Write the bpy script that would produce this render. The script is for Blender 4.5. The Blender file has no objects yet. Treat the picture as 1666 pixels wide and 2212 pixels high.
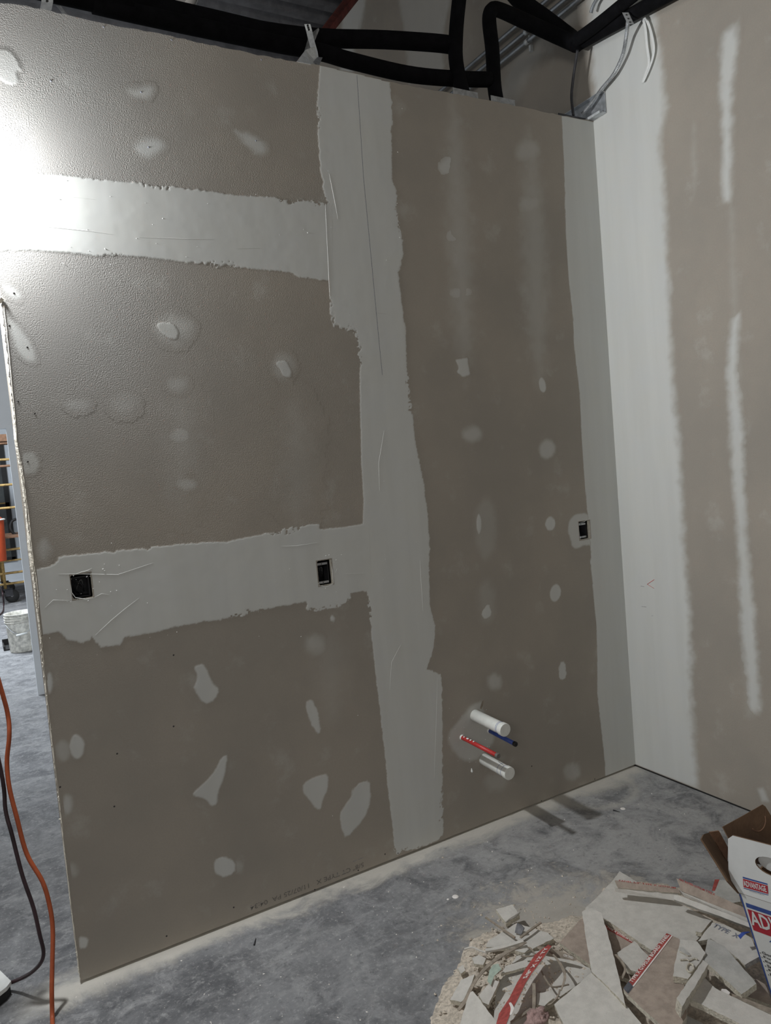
import bpy, bmesh, math, random
import numpy as np
from mathutils import Vector, Matrix
from mathutils.geometry import tessellate_polygon

random.seed(7)
SC = bpy.context.scene
COL = SC.collection

# ------------------------------------------------------------------ camera
FPX, CX, CY = 1606.44, 833.0, 1106.0
CAM = Vector((-2.6617, -2.5028, 1.5619))
YAW, PITCH, ROLL = 0.51160668, -0.06750658, -0.08658924
FWD = Vector((math.sin(YAW) * math.cos(PITCH), math.cos(YAW) * math.cos(PITCH), math.sin(PITCH)))
R0 = Vector((math.cos(YAW), -math.sin(YAW), 0))
U0 = R0.cross(FWD)
RGT = math.cos(ROLL) * R0 + math.sin(ROLL) * U0
UPV = -math.sin(ROLL) * R0 + math.cos(ROLL) * U0
cam_data = bpy.data.cameras.new('camera')
cam = bpy.data.objects.new('camera', cam_data)
COL.objects.link(cam)
cam_data.sensor_fit = 'HORIZONTAL'
cam_data.sensor_width = 36.0
cam_data.lens = FPX / 1666.0 * 36.0
cam_data.clip_start = 0.02
M = Matrix((RGT, UPV, -FWD)).transposed().to_4x4()
M.translation = CAM
cam.matrix_world = M
SC.camera = cam

# ------------------------------------------------------------------ light and exposure
SC.view_settings.view_transform = 'Standard'
SC.view_settings.look = 'None'
SC.view_settings.gamma = 1.0
SC.view_settings.use_curve_mapping = False
SC.view_settings.exposure = 0.0
world = bpy.data.worlds.new('world')
SC.world = world
world.use_nodes = True
world.node_tree.nodes['Background'].inputs[0].default_value = (1.0, 0.975, 0.93, 1)
world.node_tree.nodes['Background'].inputs[1].default_value = 0.30


def lamp(name, kind, loc, energy, color, size=0.1, rot=(0, 0, 0)):
    d = bpy.data.lights.new(name, kind)
    d.energy = energy
    d.color = color
    if kind == 'AREA':
        d.size = size
    else:
        d.shadow_soft_size = size
    o = bpy.data.objects.new(name, d)
    COL.objects.link(o)
    o.location = loc
    o.rotation_euler = rot
    return o


# bare work lamp hung beside the end of the wall, just left of the picture
lamp('work_lamp_light', 'POINT', (-2.65, -0.0225, 2.48), 148, (0.95, 0.98, 1.0), 0.045)
# cool ceiling lamp of the far room beyond the opening
# added soft fill, in place of an unseen lamp far back in the room
_d = Vector((-.6, 0, 2.6)) - Vector((-5.2, -4.6, 2.95))
lamp('room_fill_light', 'AREA', (-5.2, -4.6, 2.95), 42, (1.0, 0.97, 0.92), 1.2, _d.to_track_quat('-Z', 'Y').to_euler())
lamp('far_room_light', 'AREA', (-3.6, 6.5, 4.3), 480, (0.86, 0.93, 1.0), 1.6)

# ------------------------------------------------------------------ pixel helpers (1666 x 2212 frame)


def ray(x, y):
    return FWD + RGT * ((x - CX) / FPX) + UPV * ((CY - y) / FPX)


def on(x, y, ax, val=0.0):
    d = ray(x, y)
    return CAM + d * ((val - CAM[ax]) / d[ax])


def wall(x, y): return on(x, y, 1)
def flo(x, y, z=0.0): return on(x, y, 2, z)
def rwall(x, y): return on(x, y, 0)


def on_plane(x, y, P, n):
    d = ray(x, y)
    return CAM + d * ((P - CAM).dot(n) / d.dot(n))


# ------------------------------------------------------------------ materials
def new_mat(name):
    m = bpy.data.materials.new(name)
    m.use_nodes = True
    nt = m.node_tree
    return m, nt, nt.nodes['Principled BSDF']


def N(nt, t, **kw):
    n = nt.nodes.new(t)
    for k, v in kw.items():
        setattr(n, k, v)
    return n


def noise(nt, scale, detail=4, rough=0.6, vec=None, dist=0.0):
    n = N(nt, 'ShaderNodeTexNoise')
    n.inputs['Scale'].default_value = scale
    n.inputs['Detail'].default_value = detail
    n.inputs['Roughness'].default_value = rough
    n.inputs['Distortion'].default_value = dist
    if vec is not None:
        nt.links.new(vec, n.inputs['Vector'])
    return n.outputs['Fac']


def mix(nt, fac, a, b, mode='MIX'):
    n = N(nt, 'ShaderNodeMix', data_type='RGBA', blend_type=mode)
    for sock, v in ((n.inputs[0], fac), (n.inputs[6], a), (n.inputs[7], b)):
        if hasattr(v, 'is_output'):
            nt.links.new(v, sock)
        elif isinstance(v, (int, float)):
            sock.default_value = v
        else:
            sock.default_value = (*v, 1) if len(v) == 3 else v
    return n.outputs[2]


def mth(nt, op, a, b=0.0, clamp=False):
    n = N(nt, 'ShaderNodeMath', operation=op)
    n.use_clamp = clamp
    for i, v in enumerate((a, b)):
        if hasattr(v, 'is_output'):
            nt.links.new(v, n.inputs[i])
        else:
            n.inputs[i].default_value = v
    return n.outputs[0]


def mapr(nt, v, a, b, c=0.0, d=1.0, smooth=True):
    n = N(nt, 'ShaderNodeMapRange')
    if smooth:
        n.interpolation_type = 'SMOOTHSTEP'
    nt.links.new(v, n.inputs[0])
    for i, k in enumerate((a, b, c, d)):
        n.inputs[i + 1].default_value = k
    return n.outputs[0]


def bump(nt, bsdf, h, strength=1.0, dist=0.001):
    n = N(nt, 'ShaderNodeBump')
    n.inputs['Distance'].default_value = dist
    if hasattr(strength, 'is_output'):
        nt.links.new(strength, n.inputs['Strength'])
    else:
        n.inputs['Strength'].default_value = strength
    nt.links.new(h, n.inputs['Height'])
    nt.links.new(n.outputs[0], bsdf.inputs['Normal'])


def pos(nt):
    return N(nt, 'ShaderNodeNewGeometry').outputs['Position']


def sep(nt, v):
    s = N(nt, 'ShaderNodeSeparateXYZ')
    nt.links.new(v, s.inputs[0])
    return s.outputs


def plain(name, col, rough=0.6, metal=0.0, var=0.12, scale=25.0, bumpd=0.0, bscale=200.0, emit=None):
    m, nt, b = new_mat(name)
    p = pos(nt)
    f = noise(nt, scale, 5, 0.65, p)
    c1 = tuple(max(0, c * (1 - var)) for c in col)
    c2 = tuple(min(1, c * (1 + var)) for c in col)
    nt.links.new(mix(nt, mapr(nt, f, .3, .7), c1, c2), b.inputs['Base Color'])
    b.inputs['Roughness'].default_value = rough
    b.inputs['Metallic'].default_value = metal
    if bumpd:
        bump(nt, b, noise(nt, bscale, 3, .6, p), 1.0, bumpd)
    return m


PAPER = (0.355, 0.325, 0.283)
MUD = (0.60, 0.605, 0.575)


def drywall_mat(name, rolled):
    """board paper / joint compound, mixed by the mesh attribute 'mud'"""
    m, nt, b = new_mat(name)
    p = pos(nt)
    mud = N(nt, 'ShaderNodeAttribute', attribute_name='mud').outputs['Fac']
    big = noise(nt, 1.7, 4, .6, p)
    mid = noise(nt, 7.0, 5, .6, p)
    fine = noise(nt, 160.0, 3, .6, p)
    paper = mix(nt, mapr(nt, big, .35, .68), tuple(c * .93 for c in PAPER), (PAPER[0] * 1.08, PAPER[1] * 1.06, PAPER[2] * 1.04))
    if rolled:
        sx = sep(nt, p)
        neutral_mix = mth(nt, 'MULTIPLY', mapr(nt, sx['X'], -1.6, -2.3, 0, .75), mapr(nt, sx['Z'], 1.3, 2.0))  # paper turns more neutral towards the upper left
        paper = mix(nt, neutral_mix, paper, (.345, .342, .335))
    smear = mapr(nt, mid, .56, .74, 0, .22)
    paper = mix(nt, smear, paper, MUD)
    paper = mix(nt, mapr(nt, fine, .3, .7, 0, .12), paper, tuple(c * .7 for c in PAPER))
    # trowel streaks
    mp = N(nt, 'ShaderNodeMapping')
    mp.inputs['Scale'].default_value = (14, 14, 1.2)
    nt.links.new(p, mp.inputs[0])
    streak = noise(nt, 1.0, 4, .5, mp.outputs[0])
    mudc = mix(nt, mapr(nt, streak, .3, .7), tuple(c * .97 for c in MUD), tuple(c * 1.03 for c in MUD))
    mudc = mix(nt, mapr(nt, mid, .3, .7, 0, .25), mudc, (0.58, 0.60, 0.62))
    nt.links.new(mix(nt, mud, paper, mudc), b.inputs['Base Color'])
    b.inputs['Roughness'].default_value = .82
    b.inputs['Specular IOR Level'].default_value = .25
    tex = noise(nt, 260.0, 2, .5, p)
    s = sep(nt, p)
    nomud = mth(nt, 'SUBTRACT', 1.0, mud, True)
    if rolled:
        zone = mth(nt, 'MULTIPLY', mapr(nt, s['Z'], .9, 1.45, .25, 1.0), mapr(nt, s['X'], -1.5, -1.15, 1.0, .25))
        patchy = mapr(nt, noise(nt, 4.0, 4, .6, p), .35, .65, .25, 1.0)
        st = mth(nt, 'MULTIPLY', mth(nt, 'MULTIPLY', zone, patchy), mth(nt, 'MULTIPLY', nomud, .28))
        st = mth(nt, 'ADD', st, .008)
    else:
        st = mth(nt, 'ADD', mth(nt, 'MULTIPLY', nomud, .08), .03)
    bump(nt, b, tex, st, .0045)
    return m


M_WALL = drywall_mat('painted_drywall_rolled', True)
M_RWALL = drywall_mat('drywall_and_compound', False)
M_GYP = plain('gypsum_core', (.80, .76, .66), .95, var=.12, scale=120, bumpd=.001, bscale=260)
M_STEEL = plain('galvanised_steel', (.50, .52, .54), .42, .75, .25, 40)
M_STEEL_W = plain('zinc_strap', (.70, .73, .74), .45, .35, .15, 60)
M_DARKMETAL = plain('dark_metal', (.04, .04, .045), .5, .2, .3, 30)
M_PLUG = plain('grey_plug', (.16, .15, .14), .6, 0, .2, 60)
M_WIRE = plain('shaded_wire', (.10, .10, .10), .6, 0, .3, 60)  # wire grey darkened to paint in the shade inside the boxes
M_RUBBER = plain('black_pipe_insulation', (.0045, .0045, .0055), .9, 0, .4, 18)
M_RUBBER.node_tree.nodes['Principled BSDF'].inputs['Specular IOR Level'].default_value = .12
M_CONDUIT = plain('conduit_steel', (.42, .44, .46), .35, .8, .15, 20)
M_PVC = plain('white_pvc', (.76, .77, .73), .45, 0, .05, 30)
M_RED = plain('red_tube', (.48, .030, .028), .45, 0, .15, 60)
M_BLUE = plain('blue_tube', (.035, .075, .33), .45, 0, .15, 60)
M_BLUEINK = plain('blue_ink', (.05, .10, .36), .6, 0, .2, 60)
M_INK = plain('black_ink', (.035, .032, .03), .8, 0, .3, 200)
M_PRINT = plain('grey_stamp_ink', (.165, .152, .138), .8, 0, .3, 200)
M_GREYINK = plain('faded_blue_grey_ink', (.22, .23, .27), .8, 0, .3, 200)
M_REDINK = plain('red_crayon', (.55, .08, .07), .8, 0, .2, 200)
M_ORANGE = plain('orange_cord', (.36, .075, .022), .55, 0, .12, 30)
M_DKCORD = plain('dark_cord', (.035, .018, .022), .42, 0, .6, 6)
M_WHITE = plain('white_plastic', (.78, .79, .77), .5, 0, .06, 30)
M_PALEWALL = plain('pale_painted_wall', (.74, .79, .84), .8, 0, .03, 4)
M_YELLOW = plain('yellow_scaffold', (.42, .28, .10), .55, .1, .35, 25)
M_WOOD = plain('weathered_plank', (.22, .12, .07), .8, 0, .3, 20)
M_DECK = plain('dark_steel_deck', (.11, .11, .118), .6, .2, .25, 12)
M_REDPRIMER = plain('red_primer_steel', (.09, .018, .012), .85, 0, .35, 20)
M_COOLER = plain('orange_bucket_plastic', (.50, .07, .02), .45, 0, .1, 15)
M_GLASS = plain('dark_window_glass', (.05, .055, .05), .15, 0, .5, 2.5)
M_BLACK = plain('black_plastic', (.012, .012, .012), .6, 0, .2, 20)
M_BUCKET = plain('dirty_white_bucket', (.60, .58, .52), .7, 0, .35, 22)
M_TAN = plain('tan_sheet_metal', (.40, .37, .34), .6, .1, .25, 6)
# debris
M_SCRAPW = plain('cream_board_paper', (.575, .55, .505), .9, 0, .09, 30, .0008, 300)
M_SCRAPG = plain('grey_board_paper', (.46, .45, .42), .9, 0, .12, 30, .0008, 300)
M_SCRAPB = plain('brown_board_paper', (.36, .295, .245), .9, 0, .16, 35, .0008, 300)
M_EDGE = plain('crumbly_board_edge', (.57, .53, .44), .95, 0, .25, 150, .004, 200)
M_CRUMB = plain('gypsum_crumbs', (.54, .475, .395), .95, 0, .3, 90, .0025, 110)
M_TAPE = plain('red_end_tape', (.36, .065, .056), .8, 0, .3, 60)
M_TAPEDK = plain('dark_end_tape', (.09, .095, .11), .7, 0, .2, 60)
M_LETTER = plain('white_lettering', (.78, .74, .70), .8, 0, .08, 80)
M_SHARD = plain('grey_shard', (.19, .19, .20), .9, 0, .3, 80)
M_GREENP = plain('pale_green_paper', (.36, .43, .36), .9, 0, .15, 60)
M_STRIP = plain('peeled_paper_strip', (.30, .255, .205), .9, 0, .25, 60)
M_FLUFF = plain('dusty_pink_fluff', (.40, .27, .25), 1, 0, .3, 80, .004, 200)
M_CARD = plain('brown_cardboard', (.155, .092, .052), .85, 0, .15, 14, .0006, 120)
M_CARDW = plain('white_printed_card', (.66, .67, .66), .6, 0, .03, 20)
M_BLUECARD = plain('blue_print', (.035, .075, .27), .6, 0, .12, 40)
M_REDCARD = plain('red_print', (.38, .018, .035), .6, 0, .06, 40)


def floor_mat():
    m, nt, b = new_mat('dusty_concrete')
    p = pos(nt)
    s = sep(nt, p)
    big = noise(nt, 1.3, 5, .6, p, .4)
    mid = noise(nt, 5.5, 8, .68, p, .8)
    fine = noise(nt, 70, 6, .75, p)
    mp = N(nt, 'ShaderNodeMapping')
    mp.inputs['Rotation'].default_value = (0, 0, .5)
    mp.inputs['Scale'].default_value = (4, 13, 4)
    nt.links.new(p, mp.inputs[0])
    sweep = noise(nt, 1.0, 5, .6, mp.outputs[0], 1.2)
    cloud = noise(nt, 9.0, 10, .78, p, .6)
    base = mix(nt, mapr(nt, mid, .36, .64), (.092, .094, .101), (.198, .201, .209))
    base = mix(nt, mapr(nt, cloud, .48, .66, 0, .7), base, (.325, .327, .332))
    base = mix(nt, mapr(nt, cloud, .44, .30, 0, .6), base, (.075, .077, .085))
    base = mix(nt, mapr(nt, big, .42, .62, 0, .4), base, (.27, .272, .276))
    base = mix(nt, mth(nt, 'MULTIPLY', mapr(nt, s['X'], -1.75, -.7), mapr(nt, mid, .34, .60, .12, .78)), base, (.39, .385, .375))
    base = mix(nt, mapr(nt, sweep, .52, .75, 0, .4), base, (.38, .38, .375))
    grit = noise(nt, 28.0, 10, .8, p, .3)
    base = mix(nt, mapr(nt, grit, .53, .66, 0, .55), base, (.40, .40, .395))
    base = mix(nt, mapr(nt, grit, .46, .34, 0, .6), base, (.07, .071, .077))
    base = mix(nt, mapr(nt, fine, .54, .70, 0, .6), base, (.47, .47, .465))
    base = mix(nt, mapr(nt, fine, .46, .28, 0, .5), base, (.06, .062, .068))
    # white dust swept up against the foot of the walls
    ay = mth(nt, 'ABSOLUTE', s['Y'])
    edge = mth(nt, 'ADD', ay, mth(nt, 'MULTIPLY', mth(nt, 'SUBTRACT', mid, .5), .28))
    inroom = mapr(nt, s['X'], -2.75, -2.55)
    d1 = mth(nt, 'MULTIPLY', mapr(nt, edge, .12, .01, 0, .85), inroom)
    base = mix(nt, d1, base, (.60, .57, .51))
    # trail of dust by the inside corner
    dx = mth(nt, 'ADD', s['X'], .33)
    dy = mth(nt, 'ADD', s['Y'], .03)
    arc = mth(nt, 'SQRT', mth(nt, 'ADD', mth(nt, 'MULTIPLY', dx, dx), mth(nt, 'MULTIPLY', dy, dy)))
    arc = mth(nt, 'ABSOLUTE', mth(nt, 'SUBTRACT', mth(nt, 'ADD', arc, mth(nt, 'MULTIPLY', mid, .1)), .24))
    base = mix(nt, mapr(nt, mth(nt, 'ADD', arc, mth(nt, 'MULTIPLY', cloud, .06)), .075, .02, 0, .45), base, (.55, .525, .47))
    # crumbled gypsum dust around the heap
    hx = mth(nt, 'ADD', s['X'], 1.13)
    hy = mth(nt, 'ADD', s['Y'], .82)
    hr = mth(nt, 'SQRT', mth(nt, 'ADD', mth(nt, 'MULTIPLY', hx, hx), mth(nt, 'MULTIPLY', hy, hy)))
    hr = mth(nt, 'ADD', hr, mth(nt, 'MULTIPLY', mth(nt, 'SUBTRACT', mid, .5), .5))
    base = mix(nt, mapr(nt, mth(nt, 'ADD', hr, mth(nt, 'MULTIPLY', mth(nt, 'SUBTRACT', cloud, .5), 1.0)), .46, .26, 0, .7), base, (.50, .46, .40))
    nt.links.new(base, b.inputs['Base Color'])
    b.inputs['Roughness'].default_value = .72
    b.inputs['Specular IOR Level'].default_value = .35
    bump(nt, b, fine, .35, .003)
    return m


M_FLOOR = floor_mat()


# ------------------------------------------------------------------ object helpers
def tag(o, label=None, cat=None, group=None, kind=None):
    if label:
        o['label'] = label
    if cat:
        o['category'] = cat
    if group:
        o['group'] = group
    if kind:
        o['kind'] = kind
    return o


def link(name, me, mats, parent=None, smooth=False):
    o = bpy.data.objects.new(name, me)
    for m in (mats if isinstance(mats, (list, tuple)) else [mats]):
        if m is not None:
            me.materials.append(m)
    if smooth:
        me.polygons.foreach_set('use_smooth', [True] * len(me.polygons))
    COL.objects.link(o)
    if parent is not None:
        o.parent = parent
        o.matrix_parent_inverse = Matrix.Translation(parent.location).inverted()
    return o


def mesh(name, vs, fs, mats, parent=None, smooth=False, midx=None):
    me = bpy.data.meshes.new(name)
    me.from_pydata([tuple(v) for v in vs], [], fs)
    if midx:
        me.polygons.foreach_set('material_index', midx)
    me.update()
    return link(name, me, mats, parent, smooth)


def empty(name, loc=(0, 0, 0)):
    o = bpy.data.objects.new(name, None)
    o.location = loc
    o.empty_display_size = .05
    COL.objects.link(o)
    return o


def boxgeo(lo, hi, F=None):
    """axis box in frame F=(origin, ex, ey, ez)"""
    vs = []
    for z in (lo[2], hi[2]):
        for y in (lo[1], hi[1]):
            for x in (lo[0], hi[0]):
                v = Vector((x, y, z))
                if F:
                    v = F[0] + F[1] * x + F[2] * y + F[3] * z
                vs.append(v)
    fs = [(0, 2, 3, 1), (4, 5, 7, 6), (0, 1, 5, 4), (2, 6, 7, 3), (0, 4, 6, 2), (1, 3, 7, 5)]
    return vs, fs


def box(name, lo, hi, mat, parent=None, F=None, bevel=0.0):
    vs, fs = boxgeo(lo, hi, F)
    bm = bmesh.new()
    bv = [bm.verts.new(v) for v in vs]
    for f in fs:
        bm.faces.new([bv[i] for i in f])
    bmesh.ops.recalc_face_normals(bm, faces=bm.faces)
    if bevel:
        bmesh.ops.bevel(bm, geom=bm.edges[:], offset=bevel, segments=2, affect='EDGES', profile=.5)
    me = bpy.data.meshes.new(name)
    bm.to_mesh(me)
    bm.free()
    return link(name, me, mat, parent)


def multi_box(name, boxes, mat, parent=None):
    vs, fs = [], []
    for lo, hi in boxes:
        v, f = boxgeo(lo, hi)
        k = len(vs)
        vs += v
        fs += [tuple(i + k for i in q) for q in f]
    return mesh(name, vs, fs, mat, parent)


def catmull(pts, n=6):
    P = [Vector(p) for p in pts]
    out = []
    for i in range(len(P) - 1):
        p0, p1, p2, p3 = P[max(i - 1, 0)], P[i], P[i + 1], P[min(i + 2, len(P) - 1)]
        for k in range(n):
            t = k / n
            out.append(.5 * ((2 * p1) + (p2 - p0) * t + (2 * p0 - 5 * p1 + 4 * p2 - p3) * t * t + (3 * p1 - p0 - 3 * p2 + p3) * t ** 3))
    out.append(P[-1])
    return out


def tubegeo(path, rad, seg=12, cap=True):
    vs, fs = [], []
    n = len(path)
    prev = None
    for i, p in enumerate(path):
        t = (path[min(i + 1, n - 1)] - path[max(i - 1, 0)]).normalized()
        if prev is None:
            a = Vector((0, 0, 1)) if abs(t.z) < .9 else Vector((1, 0, 0))
            u = t.cross(a).normalized()
        else:
            u = (prev - t * prev.dot(t)).normalized()
        prev = u
        w = t.cross(u)
        r = rad[i] if isinstance(rad, (list, tuple)) else rad
        for k in range(seg):
            a = 2 * math.pi * k / seg
            vs.append(p + u * (math.cos(a) * r) + w * (math.sin(a) * r))
    for i in range(n - 1):
        for k in range(seg):
            a, b = i * seg + k, i * seg + (k + 1) % seg
            fs.append((a, b, b + seg, a + seg))
    if cap:
        fs.append(tuple(range(seg))[::-1])
        fs.append(tuple((n - 1) * seg + k for k in range(seg)))
    return vs, fs


def tube(name, pts, rad, mat, parent=None, seg=12, smooth_path=True, n=6):
    path = catmull(pts, n) if smooth_path and len(pts) > 2 else [Vector(p) for p in pts]
    if isinstance(rad, (list, tuple)) and len(rad) != len(path):
        xs = np.linspace(0, 1, len(rad))
        rad = list(np.interp(np.linspace(0, 1, len(path)), xs, rad))
    vs, fs = tubegeo(path, rad, seg)
    o = mesh(name, vs, fs, mat, parent, True)
    return o


def lathe(name, prof, origin, axis, mat, parent=None, seg=28):
    """prof: (radius, distance along axis)"""
    ax = Vector(axis).normalized()
    a = Vector((0, 0, 1)) if abs(ax.z) < .9 else Vector((1, 0, 0))
    u = ax.cross(a).normalized()
    w = ax.cross(u)
    O = Vector(origin)
    vs, fs = [], []
    for r, h in prof:
        for k in range(seg):
            t = 2 * math.pi * k / seg
            vs.append(O + ax * h + u * (r * math.cos(t)) + w * (r * math.sin(t)))
    for i in range(len(prof) - 1):
        for k in range(seg):
            p, q = i * seg + k, i * seg + (k + 1) % seg
            fs.append((p, q, q + seg, p + seg))
    o = mesh(name, vs, fs, mat, parent, True)
    return o


def poly_slab(name, outer, holes, fn, thick_fn, mats, parent=None, side_mat=0):
    """outer / holes: 2D loops; fn maps (u,v)->front point; thick_fn maps->back point"""
    loops = [outer] + holes
    tri = tessellate_polygon([[Vector((u, v, 0)) for u, v in L] for L in loops])
    flat = [q for L in loops for q in L]
    n = len(flat)
    vs = [fn(*q) for q in flat] + [thick_fn(*q) for q in flat]
    fs = [tuple(t) for t in tri] + [tuple(i + n for i in t[::-1]) for t in tri]
    mi = [0] * len(fs)
    k = 0
    for L in loops:
        m = len(L)
        for i in range(m):
            a, b = k + i, k + (i + 1) % m
            fs.append((a, b, b + n, a + n))
            mi.append(side_mat)
        k += m
    o = mesh(name, vs, fs, mats, parent, False, mi)
    bm = bmesh.new()
    bm.from_mesh(o.data)
    bmesh.ops.recalc_face_normals(bm, faces=bm.faces)
    bm.to_mesh(o.data)
    bm.free()
    return o


def text_mesh(s, width=None, height=None, extrude=0.0, bold=0.0):
    cu = bpy.data.curves.new('t', 'FONT')
    cu.body = s
    cu.resolution_u = 2
    cu.offset = bold
    cu.extrude = extrude
    o = bpy.data.objects.new('t', cu)
    COL.objects.link(o)
    dg = bpy.context.evaluated_depsgraph_get()
    me = bpy.data.meshes.new_from_object(o.evaluated_get(dg))
    bpy.data.objects.remove(o)
    co = np.empty(len(me.vertices) * 3)
    me.vertices.foreach_get('co', co)
    co = co.reshape(-1, 3)
    lo, hi = co.min(0), co.max(0)
    co[:, 0] -= lo[0]
    co[:, 1] -= lo[1]
    if width:
        co[:, 0] *= width / (hi[0] - lo[0])
    if height:
        co[:, 1] *= height / (hi[1] - lo[1])
    me.vertices.foreach_set('co', co.ravel())
    return me


def lettering(name, s, origin, ex, ey, width, height, mat, parent=None, bold=0.022):
    """flat print: text lies in the plane spanned by ex (reading direction) and ey (up)"""
    me = text_mesh(s, width, height, 0.0, bold)
    F = Matrix((ex, ey, ex.cross(ey))).transposed().to_4x4()
    F.translation = origin
    me.transform(F)
    me.update()
    return link(name, me, mat, parent)


# ------------------------------------------------------------------ lattice noise for ragged edges
_rng = np.random.default_rng(3)
_LAT = _rng.random((256, 256))


def vnoise(u, v, s):
    x, y = u * s, v * s
    xi, yi = np.floor(x).astype(int), np.floor(y).astype(int)
    fx, fy = x - xi, y - yi
    fx, fy = fx * fx * (3 - 2 * fx), fy * fy * (3 - 2 * fy)
    g = lambda a, b: _LAT[a % 256, b % 256]
    return (g(xi, yi) * (1 - fx) + g(xi + 1, yi) * fx) * (1 - fy) + (g(xi, yi + 1) * (1 - fx) + g(xi + 1, yi + 1) * fx) * fy


def fnoise(u, v, s, o=3):
    r, a, t = 0, 1.0, 0
    for i in range(o):
        r = r + a * vnoise(u + 3.7 * i, v + 1.3 * i, s * 2 ** i)
        t += a
        a *= .6
    return r / t - .5


def signed_dist(U, V, poly):
    P = np.array(poly)
    Q = np.roll(P, -1, 0)
    d2 = np.full(U.shape, 1e9)
    ins = np.zeros(U.shape, bool)
    for (x0, y0), (x1, y1) in zip(P, Q):
        ex, ey = x1 - x0, y1 - y0
        L = ex * ex + ey * ey + 1e-12
        t = np.clip(((U - x0) * ex + (V - y0) * ey) / L, 0, 1)
        d2 = np.minimum(d2, (U - x0 - t * ex) ** 2 + (V - y0 - t * ey) ** 2)
        c = ((y0 > V) != (y1 > V))
        with np.errstate(divide='ignore', invalid='ignore'):
            xx = (x1 - x0) * (V - y0) / (y1 - y0 + 1e-15) + x0
        ins ^= c & (U < xx)
    d = np.sqrt(d2)
    return np.where(ins, d, -d)


BOX_HOLES = [(-2.402, -2.341, 1.215, 1.293), (-1.563, -1.506, 1.126, 1.219), (-.260, -.193, 1.131, 1.214)]
WALL_TOP_PX = [(-160, -25), (-60, -2), (0, 6), (50, 12), (87, 19), (150, 33), (224, 50), (357, 75), (430, 92), (510, 108), (560, 119), (638, 133), (691, 141), (760, 156),
               (844, 177), (910, 190), (975, 201), (1060, 217), (1140, 234), (1212, 249), (1284, 262)]
_top = [wall(*q) for q in WALL_TOP_PX]
_tx, _tz = [v.x for v in _top], [v.z for v in _top]
def top_z(x): return float(np.interp(x, _tx, _tz))


LEFT_PX = [(-73, 0), (-37, 300), (4, 660), (28, 880), (57.5, 1104), (75.7, 1258), (88, 1389), (99.5, 1500), (126.6, 1719), (174.3, 2126)]
_l = sorted([(wall(*q).z, wall(*q).x) for q in LEFT_PX])
def left_x(z): return float(np.interp(z, [a for a, _ in _l], [b for _, b in _l]))


_layer = [0]


def mud_patch(name, poly, side, parent, soft=.004, ragged=.004, thick=.0012, amp=1.0, res=.004, mat=None, pocks=False):
    """thin layer of joint compound lying on a wall; soft = width of its feathered rim (m)"""
    if side == 'main':
        uv = [(wall(*q).x, wall(*q).z) for q in poly]
    else:
        uv = [(rwall(*q).y, rwall(*q).z) for q in poly]
    A = np.array(uv)
    pad = ragged + .004
    lo, hi = A.min(0) - pad, A.max(0) + pad
    nx, ny = int((hi[0] - lo[0]) / res) + 2, int((hi[1] - lo[1]) / res) + 2
    us, vs_ = lo[0] + np.arange(nx) * res, lo[1] + np.arange(ny) * res
    U, V = np.meshgrid(us, vs_, indexing='ij')
    sd = signed_dist(U, V, uv)
    mod = np.clip(.35 + 2.6 * (vnoise(U + 9, V + 5, 6.0) - .35), .15, 1.6)
    sd = sd + 2 * ragged * mod * fnoise(U, V, 45.0, 3) + .5 * ragged * fnoise(U, V, 220.0, 2)
    if pocks:
        sd = sd - .012 * np.clip((fnoise(U, V, 130.0, 3) - .05) / .10, 0, 1) * np.clip((.020 * mod - sd) / .006, 0, 1) * np.clip((mod - 1.0) / .25, 0, 1)
    if soft > .012:
        sd = sd + soft * .5 * fnoise(U + 4, V, 30.0, 3)
    m = np.clip(sd / max(soft, 1e-4), 0, 1)
    m = m * m * (3 - 2 * m)
    bad = sd <= -1.6 * res
    if side == 'main':
        bad |= (U > .005) | (V < .008)
        bad |= V > np.interp(U, _tx, _tz) - .001
        bad |= U < np.interp(V, [a for a, _ in _l], [b for _, b in _l]) + .006
        for x0, x1, z0, z1 in BOX_HOLES:
            bad |= (U > x0 - .002) & (U < x1 + .002) & (V > z0 - .002) & (V < z1 + .002)
    else:
        bad |= (V < .008) | ((U > .02) & (U < .125) & (V < 3.02))
    _layer[0] += 1
    off = .00004 + .000014 * (_layer[0] % 9)
    H = off + thick * m * (1 + .35 * fnoise(U, V, 25.0, 2))
    keep = ~bad
    cell = keep[:-1, :-1] & keep[1:, :-1] & keep[1:, 1:] & keep[:-1, 1:]
    # let cells at the rim survive when any corner is inside the compound
    idx = -np.ones(U.shape, int)
    used = np.zeros(U.shape, bool)
    for a, b in ((0, 0), (1, 0), (1, 1), (0, 1)):
        used[a:used.shape[0] - 1 + a, b:used.shape[1] - 1 + b] |= cell
    idx[used] = np.arange(used.sum())
    ci, cj = np.nonzero(cell)
    if len(ci) == 0:
        return None
    quads = np.stack([idx[ci, cj], idx[ci + 1, cj], idx[ci + 1, cj + 1], idx[ci, cj + 1]], 1)
    u, v, h = U[used], V[used], H[used]
    if side == 'main':
        co = np.stack([u, -h, v], 1)
    else:
        co = np.stack([-h, u, v], 1)
    me = bpy.data.meshes.new(name)
    me.vertices.add(len(co))
    me.vertices.foreach_set('co', co.ravel())
    if side != 'main':
        quads = quads[:, ::-1]
    me.loops.add(quads.size)
    me.loops.foreach_set('vertex_index', quads.ravel().astype(np.int32))
    me.polygons.add(len(quads))
    me.polygons.foreach_set('loop_start', np.arange(0, quads.size, 4, dtype=np.int32))
    at = me.attributes.new('mud', 'FLOAT', 'POINT')
    mm = amp * m[used]
    at.data.foreach_set('value', mm.astype(np.float32))
    me.update(calc_edges=True)
    me.validate()
    return link(name, me, mat or (M_WALL if side == 'main' else M_RWALL), parent, True)


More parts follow.
